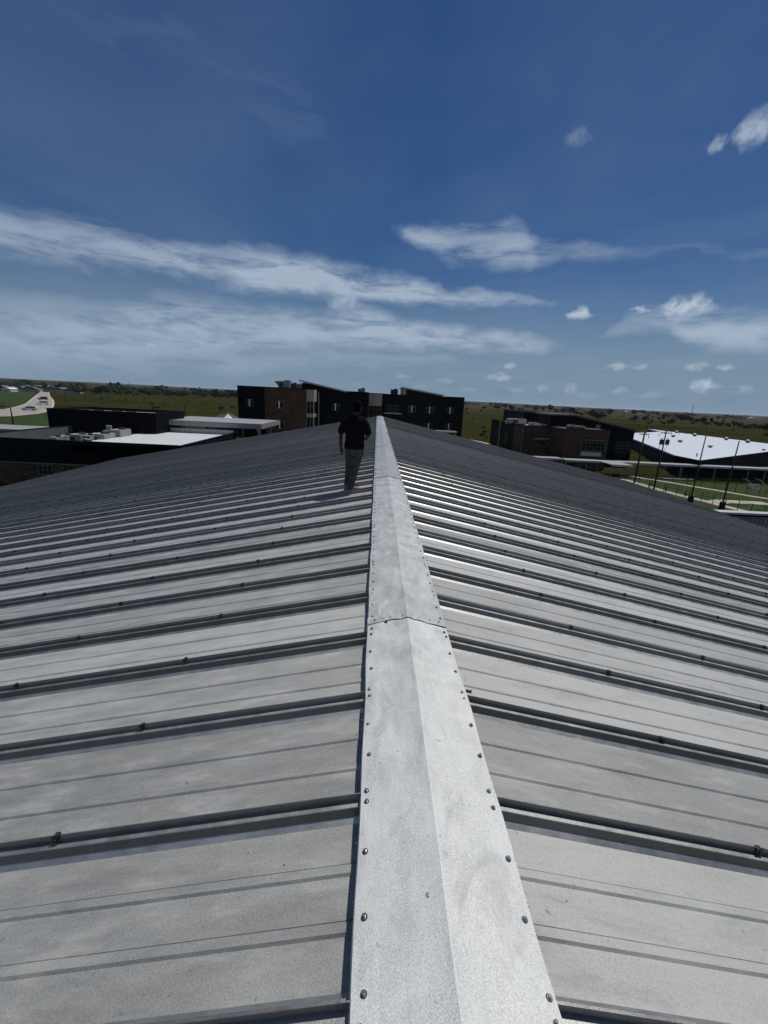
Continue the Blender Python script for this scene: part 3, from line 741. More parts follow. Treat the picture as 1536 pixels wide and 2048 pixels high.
# recessed entrance bay
YC = 101.0; xq0, xq1 = px_x(737, 800, YC)-.6, px_x(764, 800, YC)
zc0, zc1 = px_z(750, 811.5, YC), TOP-.1
wpart('wall', MB().box(xq0-.5, xq1+.6, YC+.15, 112, -1, TOP-.12), 'black_metal')
wpart('entrance_panel', MB().box(xq0, xq1, YC, YC+.14, zc0, zc1), 'beige')
zg = px_z(750, 831, YC)
o = window(S, xq0, xq1, zg-1.2, zc0-.01, YC+.14, 'teal_frame', None, 4, (.35, .8)); 
wpart('parapet_cap', MB().box(xq0-.5, xq1+.8, YC-.1, YC+.4, TOP-.118, TOP+.02), 'black_metal')
# right wing
YR = 108.0; xr0, xr1, xr2 = px_x(765.5, 800, YR), px_x(887, 800, YR), px_x(928.3, 800, YR)
TR = px_z(785, 789.3, YR); TR2 = px_z(908, 794.7, YR)
wpart('wall', MB().box(xr0, xr1+.3, YR, 124, -1, TR), 'dark_green_metal')
wpart('wall', MB().box(xr1, xr2, YR-.5, 124, -1, TR2), 'black_metal')
m = MB(); ribs(m, xr0+.2, xr1-.1, YR, 2, TR-.3, .5); wpart('cladding_rib', m, 'dark_green_metal')
m = MB(); ribs(m, xr1+.1, xr2-.1, YR-.5, 2, TR2-.3, .5); wpart('cladding_rib', m, 'black_metal')
wpart('parapet_cap', MB().box(xr0-.06, px_x(812, 790, YR), YR-.08, YR+.3, TR+.002, TR+.12), 'dark_green_metal')
wpart('parapet_cap', MB().box(xr1+.2, xr2+.06, YR-.58, YR-.2, TR2+.002, TR2+.12), 'dark_green_metal')
s0, s1 = at(813, 777.3, YR), at(887, 791.6, YR)
wpart('wall', MB().prism_y([(s0.x, TR-.6), (s1.x, TR-.6), (s1.x, TR2+.05), (s0.x, s0.z-.15)], YR-.03, 122), 'dark_green_metal')
wpart('end_panel', MB().box(s0.x-.75, s0.x-.01, YR+.2, 121, TR, s0.z-.12), 'beige')
wpart('slanted_roof', slab(s0, s1, YR-.5, 122.5, .24, 1.0), 'trim')
wpart('downspout', MB().path([(xr0+.3, YR-.12, px_z(768, 794, YR)), (xr0+.2, YR-.12, px_z(767, 825, YR))], .08), 'trim')
wpart('ledge', MB().box(xr0+.1, px_x(803, 826, YR), YR-1.2, YR-.003, px_z(785, 827.5, YR), px_z(785, 825.6, YR)), 'trim')
settle(S)
def win_px(th, a, b_, c, d, Y, **k):
    "window from the corner places a..c, b..d of the survey picture on the wall at distance Y"
    p, q = at(a, b_, Y), at(c, d, Y)
    fin = k.pop('finpx', None)
    if fin is not None: fin = at(fin, (b_+d)/2, Y).x
    return window(th, p.x, q.x, q.z, p.z, Y, fin=fin, **k)
win_px(S, 491.5, 798, 508, 813, 90, finpx=499.5)
win_px(S, 551, 802, 567.5, 816.5, 88.4, finpx=558.7, frame='grey_frame')
win_px(S, 551, 842, 568, 857, 88.4, finpx=559.7, frame='grey_frame')
win_px(S, 663, 806.5, 679, 821, YM, finpx=671)
win_px(S, 773, 810, 796, 824, YR, frame='grey_frame', cols=3, rows=(.4,))
win_px(S, 817, 811.5, 831, 824.5, YR, finpx=823.5, frame='grey_frame')
win_px(S, 852, 813.5, 866.5, 826.5, YR, finpx=859, frame='grey_frame')
win_px(S, 893.5, 814.5, 906, 827, YR-.5, finpx=899.7)
win_px(S, 849.7, 846, 863.7, 858.5, YR, finpx=856.6)
win_px(S, 890, 847, 903, 859.5, YR-.5, finpx=896.8)
under_ = [rtu(S, *a) for a in ((px_x(556, 770, 97), px_x(579, 770, 97), 97, 100.5, TOP, px_z(566, 762, 97)-TOP),
          (px_x(581, 770, 96), px_x(591, 770, 96), 96, 98.5, TOP, px_z(586, 767, 96)-TOP, False, 'hvac_dark'), (px_x(594, 770, 96), px_x(604, 770, 96), 96, 99, TOP, px_z(598, 768, 96)-TOP, False, 'hvac'),
          (px_x(716, 780, 100), px_x(730, 780, 100), 100, 102.5, TOP-.05, px_z(722, 777.5, 100)-TOP+.05, False), (px_x(782, 782, 113), px_x(796, 782, 113), 113, 116, TR, px_z(788, 779, 113)-TR, False, 'hvac_dark'))]
MB().tube((px_x(803, 785, 109), 109, TR), (px_x(803, 785, 109), 109, px_z(803, 772.5, 109)), .06, .04, 6).build('mast', MAT['galv_tube'], S)
# small entrance canopy at the foot of the right wing
p, q = at(872, 861, 104), at(903, 864, 104)
cn = thing('entrance_canopy', 'low flat grey entrance canopy at the foot of the school right wing', 'canopy', (p.x, 104, 3))
MB().box(p.x, q.x+1.2, 103.2, 107.3, p.z-.35, p.z).build('roof_slab', MAT['canopy'], cn)
for x in (p.x+.3, q.x+.9): MB().tube((x, 103.5, 2.3), (x, 103.5, p.z-.352), .08, .08, 8).build('column', MAT['galv_tube'], cn)
settle(cn)
for o in S.children:      # parts added after settle()
    o.matrix_parent_inverse = Matrix.Translation(-Vector(S.location))

# ---- low black building on the left with a white roof
Bx0, Bx1, By0, By1, Bz = -45.3, -22.45, 50.0, 69.4, CAMZ-6.5
A = thing('low_black_building', 'low black and brown stone building with a white flat roof full of air units, left', 'building', (-34, 60, 0))
MB().box(-35.2, Bx1, By0, By1, -1, Bz-.46).build('wall', MAT['black_metal'], A)
MB().box(Bx0, -35.202, By0, By1, -1, Bz-1.46).build('wall', MAT['black_metal'], A)
zst = CAMZ-9.35
MB().box(Bx0-.05, Bx1-1.5, By0-.16, By0-.003, -1, zst).build('stone_base', MAT['stone'], A)
MB().box(Bx0-.05, Bx1-1.5, By0-.22, By0-.003, zst+.002, zst+.10).build('stone_sill', MAT['grey_frame'], A)
m = MB(); ribs(m, Bx0, Bx1, By0, zst+.12, Bz-.2, .45); m.build('cladding_rib', MAT['black_metal'], A)
MB().box(-35.2, Bx1-.29, By0+.29, By1-.29, Bz-.455, Bz-.40).build('roof_membrane', MAT['white_roof'], A)
MB().box(Bx0+.29, -35.21, By0+.29, 64.7, Bz-1.455, Bz-1.40).build('well_floor', MAT['dark_roof'], A)
for nm, bx in (('f', (Bx0, Bx1, By0, By0+.28)), ('b', (Bx0+.28, Bx1-.28, By1-.28, By1)), ('l', (Bx0, Bx0+.28, By0+.28, By1)), ('r', (Bx1-.28, Bx1, By0+.28, By1))):
    h = Bz+(.28 if nm in 'bl' else -.08)
    MB().box(*bx, Bz-1.45 if nm in 'fl' else Bz-.458, h).build('parapet', MAT['dark_green_metal'] if nm in 'fr' else MAT['grey_frame'] if nm == 'l' else MAT['trim'], A)
    MB().box(bx[0]-.03, bx[1]+.03, bx[2]-.03, bx[3]+.03, h+.002, h+.06).build('parapet_cap', MAT['black_metal'], A)
p, q = at(75, 927, By0-.16), at(105, 936, By0-.16)
window(A, p.x, q.x, p.z-1.3, p.z-.15, By0-.16, 'grey_frame', None, 3, (.5,))
def on_roof(px0, px1, ptop, Y, dy, **k):
    a, b_ = at(px0, ptop, Y), at(px1, ptop, Y)
    zf = Bz-1.40 if a.x < -35.5 else Bz-.40; rtu(A, a.x, b_.x, Y, Y+dy, zf, a.z-zf, **k)
on_roof(97, 112, 874.5, 53.2, 1.5, hood=False); on_roof(114, 131, 871, 55.2, 1.8, hood=False); on_roof(139, 160, 868.5, 56.0, 2.0); on_roof(164, 178, 871, 54.5, 1.4, hood=False)
on_roof(178, 208, 867.5, 55.6, 2.4); on_roof(205, 214, 861, 59.4, 1.4, hood=False); on_roof(216, 240, 859.5, 58.8, 2.6, hood=False); on_roof(165, 175, 877.5, 52.3, .9, hood=False)
MB().tube((px_x(218, 855, 61), 61, Bz-.4), (px_x(218, 855, 61), 61, px_z(218, 851, 61)), .35, .35, 10).build('flue', MAT['hvac'], A)
settle(A)

# ---- taller black block behind it
D = thing('black_block', 'tall windowless black block standing behind the white flat roof, left', 'building', (-40, 69, 0))
bx0, bx1, by0, by1, bz = -48.4, -32.65, 64.8, 74.4, CAMZ-3.9
MB().box(bx0, bx1, by0, by1, -1, bz-.5).build('wall', MAT['black_metal'], D)
m = MB(); ribs(m, bx0, bx1, by0, Bz-.38, bz-.1, .5); m.build('cladding_rib', MAT['black_metal'], D)
for a in ((bx0, bx1, by0, by0+.25), (bx0+.25, bx1-.25, by1-.25, by1), (bx0, bx0+.25, by0+.25, by1), (bx1-.25, bx1, by0+.25, by1)):
    MB().box(*a, bz-.498, bz).build('parapet', MAT['black_metal'], D)
    MB().box(a[0]-.03, a[1]+.03, a[2]-.03, a[3]+.03, bz+.002, bz+.07).build('parapet_cap', MAT['dark_green_metal'], D)
MB().box(bx0+.26, bx1-.26, by0+.26, by1-.26, bz-.497, bz-.42).build('roof_membrane', MAT['white_roof'], D)
for x in (-44.5, -42.2, -39.5, -37.4): MB().box(x, x+1.2, by0+.7, by0+1.5, bz-.418, bz+.05).build('roof_hatch', MAT['hvac_dark'], D)
settle(D)

# ---- flat canopies
def canopy(name, label, x0, x1, y0, y1, ztop, t, cols, zfloor=None, brace=False):
    th = thing(name, label, 'canopy', ((x0+x1)/2, (y0+y1)/2, hz((x0+x1)/2, (y0+y1)/2)))
    MB().box(x0, x1, y0, y1, ztop-t, ztop).build('roof_slab', MAT['canopy'], th)
    MB().box(x0-.05, x1+.05, y0-.06, y0-.003, ztop-t-.05, ztop+.06).build('fascia', MAT['canopy'], th)
    MB().box(x1+.003, x1+.06, y0-.003, y1, ztop-t-.05, ztop+.06).build('fascia', MAT['canopy'], th)
    for x, y in cols:
        zf = hz(x, y)-.3
        o = MB().box(x-.16, x+.16, y-.16, y+.16, zf, ztop-t-.06).build('column', MAT['galv_tube'], th)
        MB().prism_y([(x-.5, ztop-t-.058), (x-.17, ztop-t-.9), (x-.17, ztop-t-.058)], y-.12, y+.12).build('knee_brace', MAT['galv_tube'], o)
    settle(th); return th
zc = CAMZ-5.05
canopy('flat_canopy', 'long flat grey canopy on pale columns beside the tall black block', -34.6, -18.2, 68.9, 81.4, zc, .7, [(-31.0, 70.2), (-26.2, 70.2), (-24.5, 79.5), (-18.9, 70.2), (-19.4, 79.8), (-31, 79.8)])
canopy('flat_canopy', 'flat grey canopy at the left edge, beyond the white flat roof', -80, -57.5, 71.8, 79.5, CAMZ-8, .45, [(-63.5, 72.6), (-60.5, 72.6), (-66.5, 72.6), (-66, 78.5), (-60, 78.5), (-72, 72.6)])

# ---- stone and black building on the right
F = thing('school_wing', 'brown stone and black building with a sloping dark roof, right of the ridge', 'building', (48, 112, -2))
fz = CAMZ-4.9
MB().box(36.5, 46, 106.5, 137, -4, fz-.4).build('wall', MAT['dark_green_metal'], F)
MB().box(36.9, 45.6, 106.9, 136.6, fz-.398, fz-.34).build('roof_membrane', MAT['white_roof'], F)
for a in ((36.5, 46, 106.5, 106.8), (36.5, 36.8, 106.8, 137)): MB().box(*a, fz-.396, fz).build('parapet', MAT['dark_green_metal'], F)
MB().box(36.44, 36.495, 106.4, 113.5, -4, fz-.3).build('stone_face', MAT['stone'], F)
MB().box(36.44, 43.2, 106.36, 106.49, -4, fz-.25).build('stone_face', MAT['stone'], F)
m = MB()
y = 114.0
while y < 136: m.box(36.44, 36.495, y-.04, y+.04, -4, fz-.1); y += 1.2
m.build('cladding_rib', MAT['dark_green_metal'], F)
MB().tube((36.3, 106.2, -3), (36.3, 106.2, fz-.1), .1, .1, 8).build('downspout', MAT['grey_frame'], F)
MB().tube((36.3, 126.5, -3), (36.3, 126.5, fz-.1), .1, .1, 8).build('downspout', MAT['trim'], F)
MB().box(36.38, 36.44, 118, 121.5, 1.2, 4.4).build('window', MAT['glass'], F)
MB().box(36.38, 36.44, 129.5, 131, 2.5, 4.4).build('window', MAT['glass'], F)
MB().box(43.3, 53.6, 98, 107.3, -4, fz).build('wall', MAT['stone'], F)
MB().box(43.25, 53.65, 97.92, 98.3, fz+.002, fz+.12).build('parapet_cap', MAT['dark_green_metal'], F)
# main mass with the sloping roof, and the clerestory behind
a0, a1 = at(1150, 832, 107.5), at(1270, 861.5, 107.5)
MB().prism_y([(a0.x-6, -4), (a1.x, -4), (a1.x, a1.z-.12), (a0.x, a0.z-.12), (a0.x-6, a0.z-.12)], 107.5, 134).build('wall', MAT['black_metal'], F)
m = MB(); ribs(m, 54, a1.x-.1, 107.5, -2, lambda x: a0.z+(a1.z-a0.z)*(x-a0.x)/(a1.x-a0.x)-.3, .5); m.build('cladding_rib', MAT['black_metal'], F)
MB().prism_y([(a0.x-6.5, a0.z-.1), (a0.x, a0.z-.1), (a1.x+.5, a1.z-.16), (a1.x+.5, a1.z+.2), (a0.x, a0.z+.26), (a0.x-6.5, a0.z+.26)], 106.8, 134.5).build('sloping_roof', MAT['dark_roof'], F)
b0, b1 = at(1050, 823, 120), at(1150, 832.5, 120)
MB().prism_y([(b0.x, -4), (b1.x, -4), (b1.x, b1.z-.12), (b0.x, b0.z-.12)], 120, 140).build('wall', MAT['black_metal'], F)
MB().prism_y([(b0.x-.5, b0.z-.1), (b1.x+.5, b1.z-.1), (b1.x+.5, b1.z+.28), (b0.x-.5, b0.z+.28)], 119.3, 140.5).build('sloping_roof', MAT['dark_roof'], F)
for a in ((1071, 831.8, 1077.2, 839.8), (1081.5, 832.7, 1088, 841.5), (1092, 834, 1099, 843), (1103.5, 835.5, 1110.5, 844.6)):
    p, q = at(a[0], a[1], 120), at(a[2], a[3], 120)
    o = MB().box(p.x-.08, q.x+.08, 119.93, 119.995, q.z-.08, p.z+.08).build('window', MAT['grey_frame'], F)
    MB().box(p.x, q.x, 119.90, 119.927, q.z, p.z).build('pane', MAT['hvac'], o)
p, q = at(1192, 849, 107.5), at(1199.5, 859, 107.5)
MB().box(p.x, q.x, 107.4, 107.495, q.z, p.z).build('louvre', MAT['grey_frame'], F)
win_px(F, 1166, 882, 1207, 903, 98, frame='grey_frame', cols=6, rows=(.3,)) if False else win_px(F, 1164, 881, 1208, 902.5, 98, frame='grey_frame', cols=6, rows=(.42, .8))
p, q = at(1161.5, 903.3, 98), at(1200.5, 913, 98)
MB().box(p.x, q.x, 97.75, 97.995, q.z, p.z).build('spandrel_panel', MAT['trim'], F)
p, q = at(1164, 879.5, 98), at(1210, 881, 98)
MB().box(p.x, q.x, 97.6, 97.995, q.z-.05, p.z+.05).build('lintel', MAT['trim'], F)
win_px(F, 1234, 884, 1258, 905.5, 107.5, frame='grey_frame', cols=4, rows=(.35, .7))
for a in (1070, 1083.5, 1098, 1112):
    if a > 1090: Yw = 98 if at(a, 885, 98).x > 43.3 else 106.36
    else: Yw = 106.36
    p = at(a, 876.5, Yw); q = at(a+8.5, 891.5, Yw)
    window(F, p.x, q.x, q.z, p.z-.4, Yw, 'grey_frame', None, 2, (.6,))
    MB().box(p.x-.2, q.x+.2, Yw-.35, Yw-.003, p.z-.2, p.z).build('lintel', MAT['trim'], F)
def f_rtu(px0, px1, ptop, Y, dy, **k):
    a, b_ = at(px0, ptop, Y), at(px1, ptop, Y); rtu(F, a.x, b_.x, Y, Y+dy, fz-.34, a.z-(fz-.34), **k)
f_rtu(1024, 1054, 837.5, 115.5, 3.0); f_rtu(1014, 1022, 841.5, 113, 1.5, hood=False)
f_rtu(1060, 1076, 845, 109.5, 1.6, hood=False); f_rtu(1078, 1097, 848, 109.2, 2, hood=False)
rtu(F, 45.2, 46.8, 100.5, 102.5, fz, .75, False); rtu(F, 47.2, 49.2, 101, 103, fz, .6, False)
settle(F)

# ---- wide low building with the pale roof on the far right
H = thing('pale_roof_building', 'wide low black-walled building with a big pale roof dotted with vents, far right', 'building', (92, 120, -2))
hzr = CAMZ-9.95
def hp(px, py): p = atz(px, py, hzr); return (p.x, p.y)
c0 = hp(1400, 920.5)
c1 = hp(1545, 902); d1 = Vector((c1[0]-c0[0], c1[1]-c0[1])).normalized()
L1 = 95.0; L2 = 96.0; nrm = Vector((-d1.y, d1.x))
cl = hp(1320, 863)
far_r = (c0[0]+d1.x*L1, c0[1]+d1.y*L1)
poly = [c0, far_r, (far_r[0]+5, far_r[1]+95), (hp(1322, 863.5)), (hp(1268, 868.5)[0]-6, hp(1268, 868.5)[1]), (71.2, 100)]
in_ = [(x+(92-x)*.02, y+(125-y)*.02) for x, y in poly]
MB().prism_z(in_, -6, hzr-.32).build('wall', MAT['black_metal'], H)
MB().prism_z(poly, hzr-.30, hzr).build('roof_deck', MAT['white_roof_metal'], H)
m = MB()
for a, b_ in ((poly[5], poly[0]), (poly[0], poly[1])):
    d = Vector((b_[0]-a[0], b_[1]-a[1])); rz = math.atan2(d.y, d.x); mid = ((a[0]+b_[0])/2, (a[1]+b_[1])/2)
    nx, ny = math.sin(rz)*.08, -math.cos(rz)*.08
    m.obox((mid[0]+nx, mid[1]+ny, hzr-.2), (d.length/2, .07, .17), rz)
m.build('fascia', MAT['dark_green_metal'], H)
def roof_vent(px, py, wpx):
    p = atz(px, py, hzr); r = wpx/2*p.y/FPX
    o = MB().tube((p.x, p.y, hzr+.002), (p.x, p.y, hzr+r*.5), r*.55, r*.55, 12).build('roof_vent', MAT['hvac_dark'], H)
    MB().tube((p.x, p.y, hzr+r*.5+.002), (p.x, p.y, hzr+r*.8), r*1.0, r*.95, 14).build('cowl', MAT['hvac_dark'], o)
    MB().tube((p.x, p.y, hzr+r*.8+.002), (p.x, p.y, hzr+r*1.15), r*.6, r*.25, 14).build('cap', MAT['white_trim'], o)
for a in ((1420, 895, 10), (1360, 884.5, 10), (1452, 880, 10), (1495, 885.5, 11), (1389, 872.5, 10), (1346, 874, 9), (1527, 901, 7), (1353, 866, 8)): roof_vent(*a)
for px, py in ((1297, 876), (1393, 913), (1318, 872), (1359, 868), (1372, 868.5), (1330, 867)):
    p = atz(px, py, hzr); MB().tube((p.x, p.y, hzr+.002), (p.x, p.y, hzr+.8), .12, .12, 8).build('vent_pipe', MAT['hvac_dark'], H)
MB().box(68.6, 104, 93.9, 97, -6, CAMZ-11.5).build('dark_block', MAT['black_metal'], H)  # plain dark block filling the space behind the walkway columns
settle(H)

# ---- grey ribbed wall next to the right-hand eave
p = at(1440, 1023.5, 29.5); q = at(1600, 1034, 29.5)
W = thing('ribbed_metal_wall', 'grey ribbed metal screen wall with a pale cap beside the right-hand eave', 'wall', (30, 29.7, 0))
MB().box(p.x, q.x, 29.5, 29.9, -1, p.z-.25).build('wall', MAT['ribbed'], W)
m = MB(); x = p.x+.15
while x < q.x: m.box(x-.05, x+.05, 29.45, 29.497, -1, p.z-.26); x += .3
m.build('cladding_rib', MAT['ribbed'], W)
MB().box(p.x-.1, q.x+.1, 29.35, 30.05, p.z-.12, p.z+.02).build('roof_edge', MAT['trim'], W)
MB().box(p.x-.05, q.x+.05, 29.42, 29.98, p.z-.248, p.z-.122).build('black_band', MAT['black_metal'], W)  # solid black band directly under the pale cap
settle(W)

# ---- covered walkway
wz = CAMZ-11.05
cw = thing('covered_walkway', 'long low covered walkway with a pale flat roof on thin columns, right', 'walkway', (60, 91, -2))
for x0, x1, y0, y1, dz in ((33, 40.85, 91.8, 94.6, .05), (41, 48.7, 90.6, 93.4, 0), (48.8, 53.4, 86.3, 93.2, -.02), (53.5, 70, 90.9, 93.6, 0), (70.1, 98, 90.7, 93.4, -.01)):
    MB().box(x0, x1, y0, y1, wz+dz-.22, wz+dz).build('roof_slab', MAT['canopy'], cw)
    MB().box(x0, x1, y0-.05, y0-.002, wz+dz-.36, wz+dz+.03).build('fascia', MAT['trim'], cw)
for x, y in [(x, 91.2) for x in (34.5, 37.5, 40.6, 41.5, 44.6, 46, 48.4)]+[(49.1, 86.6), (53.1, 86.6), (51, 86.6)]+[(55.5+3.8*i, 91.2) for i in range(11)]+[(57.2+3.8*i, 93.1) for i in range(11)]+[(36+3*i, 93.1) for i in range(5)]:
    MB().tube((x, y, hz(x, y)-.3), (x, y, wz-.225), .06, .06, 8).build('column', MAT['galv_tube'], cw)
settle(cw)

# ================================================================== poles, fences, bollards
def pole(label, base, top_z, r=.14, arms=0, transformers=False, cat='utility pole', group=None, box=False, lean=0.0):
    x, y = base; z = hz(x, y)
    th = thing('utility_pole', label, cat, (x, y, z), group)
    MB().tube((0, 0, -.4), (lean, 0, top_z-z), r, r*.62, 10).build('shaft', MAT['pole_wood'], th, True)
    if arms:
        for i in range(arms):
            zz = top_z-z-.35-1.35*i
            MB().box(-.95, .95, -.16, -.05, zz-.06, zz+.06).build('crossarm', MAT['pole_wood'], th)
            for q in (-.85, -.4, .4, .85): MB().tube((q, -.1, zz+.061), (q, -.1, zz+.26), .05, .03, 8).build('insulator', MAT['transformer'], th)
    if transformers:
        for q in (-.52, .50):
            zz = top_z-z-1.75
            o = MB().tube((q, -.12, zz-.55), (q, -.12, zz+.3), .30, .30, 14).build('transformer', MAT['transformer'], th, False)
            for e in (-.1, .1): MB().tube((q+e, -.12, zz+.302), (q+e, -.12, zz+.62), .045, .03, 8).build('bushing', MAT['pole_wood'], o)
            MB().box(min(q, 0), max(q, 0), -.07, -.02, zz-.3, zz-.2).build('bracket', MAT['pole_wood'], o)
        pts = [(-.62, -.1, top_z-z-2.3), (-.75, -.1, top_z-z-3.0), (-.55, -.1, top_z-z-3.6), (-.15, -.1, top_z-z-3.85)]
        MB().path(pts, .035, 6).build('cable', MAT['pole_wood'], th)
        MB().path([(.6, -.1, top_z-z-2.35), (.3, -.1, top_z-z-3.3), (.15, -.1, top_z-z-3.8)], .035, 6).build('cable', MAT['galv_tube'], th)
    if box:
        MB().box(-.30, .30, -.22, .22, -.3, 1.1).build('meter_box', MAT['black_paint'], th)
    return th
def pbase(px, py): p = onground(px, py); return (p.x, p.y)
b1_, b2_, b3_, b4_ = pbase(1268, 967), pbase(1307, 981), pbase(1379.5, 1006), pbase(1442.5, 1019)
pole('tall dark power pole with one crossarm beside the right end of the stone building', b1_, at(1286.5, 865, b1_[1]).z, .14, 1)
p1 = thing('conduit_pole', 'thin dark pole standing close behind the crossarm pole, right of the stone building', 'pole', (b1_[0]+.42, b1_[1]+.4, hz(*b1_)))
MB().tube((0, 0, -.3), (0, 0, at(1289, 867, b1_[1]).z-hz(*b1_)), .07, .05, 8).build('shaft', MAT['pole_wood'], p1, True)
MB().box(-.12, .12, -.12, .12, at(1289, 867, b1_[1]).z-hz(*b1_)+.002, at(1289, 866, b1_[1]).z-hz(*b1_)+.15).build('cap', MAT['transformer'], p1)
pole('tall dark power pole carrying two transformers, in front of the pale roof', b2_, at(1335, 862, b2_[1]).z, .15, 1, True)
pole('bare dark pole in front of the near corner of the pale roof', b3_, at(1411, 872, b3_[1]).z, .115, box=True)
pole('bare dark pole nearest the right edge, in front of the pale roof', b4_, at(1479.5, 882, b4_[1]).z, .115, box=True)
for px, py, tp, lab in ((29, 862, 805, 'dark utility pole at the far left in front of the road'), (131, 806, 773, 'dark utility pole to the right of the road bend'), (281, 817, 806, 'short dark utility pole in the left field behind the black block'),
                        (371, 835, 795, 'dark utility pole at the right end of the tall black block'), (441, 818, 795, 'dark utility pole in the field behind the flat canopy')):
    b = pbase(px, py); pole(lab, b, at(px-(6 if px < 200 else 0), tp, b[1]).z, .17, 0)
def fence(label, line, height, step, name='railing_fence'):
    pts = resample(line, step); x0, y0 = pts[len(pts)//2]
    th = thing(name, label, 'fence', (x0, y0, hz(x0, y0)))
    for p in pts:
        z = hz(*p); MB().tube((p[0], p[1], z-.2), (p[0], p[1], z+height), .05, .05, 6).build('post', MAT['black_paint'], th)
    for k in (1.0, .66, .33, .12):
        MB().path([(p[0], p[1], hz(*p)+height*k-.03) for p in pts], .022, 5).build('rail', MAT['black_paint'], th)
    settle(th); return th
fence('black post and rail fence along the near side of the pale path', smooth_line([G2(*p) for p in [(1238, 960), (1290, 973), (1340, 988), (1390, 1000.5), (1436, 1013), (1487, 1026), (1540, 1040)]], 1), 1.55, 2.15)
fence('black post and rail fence on the far side of the lawn path', smooth_line([G2(*p) for p in [(1275, 953), (1330, 961), (1390, 971), (1440, 979), (1480, 985), (1530, 993)]], 1), 1.5, 3.0)
for px, py, lab in ((1297.5, 975.5, 'short black bollard left of the transformer pole'), (1331, 984, 'short black bollard right of the transformer pole'), (1370, 993, 'short black bollard just left of the pole by the pale roof corner')):
    b = pbase(px, py)
    o = thing('bollard', lab, 'bollard', (b[0], b[1], hz(*b)), 'bollards along the path')
    MB().tube((0, 0, -.2), (0, 0, .95), .12, .11, 12).build('post', MAT['black_paint'], o); MB().tube((0, 0, .952), (0, 0, 1.04), .12, .05, 12).build('cap', MAT['black_paint'], o)
# metal steps at the end of the walkway
b = pbase(1516, 980); st = thing('entrance_steps', 'pale metal steps with handrails under the walkway, far right', 'steps', (b[0], b[1], hz(*b)))
for i in range(5): MB().box(-1.3, 1.3, i*.32, i*.32+.34, 0 if i == 0 else .17*i-.02, .17*(i+1)-.03).build('step', MAT['grey_frame'], st)
for x in (-1.35, 1.35): MB().path([(x, 0, .9), (x, 1.6, 1.75), (x, 2.6, 1.75)], .035, 6).build('handrail', MAT['galv_tube'], st)

# ---- tents, vehicle under the canopy
def tent(label, px, py, Y, wdt, hgt_eave, hgt_top, mat):
    p = at(px, py, Y); z = hz(p.x, Y)
    th = thing('canopy_tent', label, 'tent', (p.x, Y, z)); h = wdt/2; top = p.z-z; ev = top-(hgt_top-hgt_eave)
    mb = MB(); n = 6
    ring = [(-h, -h), (h, -h), (h, h), (-h, h)]
    vs = []
    for k in range(n+1):
        t_ = k/n; s_ = (1-t_); zz = ev+(top-ev)*(t_**1.7)
        vs += [(x*s_, y*s_, zz) for x, y in ring]
    fs = [(k*4+i, k*4+(i+1) % 4, k*4+4+(i+1) % 4, k*4+4+i) for k in range(n) for i in range(4)]
    mb.add(vs, fs); mb.build('fabric_roof', MAT[mat], th)
    m = MB()
    for i in range(4):
        a, b_ = ring[i], ring[(i+1) % 4]
        m.add([(a[0], a[1], ev-.002), (b_[0], b_[1], ev-.002), (b_[0], b_[1], ev-.3), (a[0], a[1], ev-.3)], [(0, 1, 2, 3)])
    m.build('valance', MAT[mat], th)
    for x, y in ring: MB().tube((x*.98, y*.98, -.1), (x*.98, y*.98, ev-.01), .04, .04, 6).build('leg', MAT['galv_tube'], th)
tent('small white peaked tent behind the flat canopy', 455.5, 827.5, 98, 3.2, 2.1, 3.5, 'tent_white')
tent('dark green peaked tent just right of the white tent', 457, 824.5, 106, 8.0, 2.3, 4.2, 'tent_green')
tent('dark green peaked tent left of the white tent', 443, 826.5, 112, 6.0, 2.3, 3.9, 'tent_green')

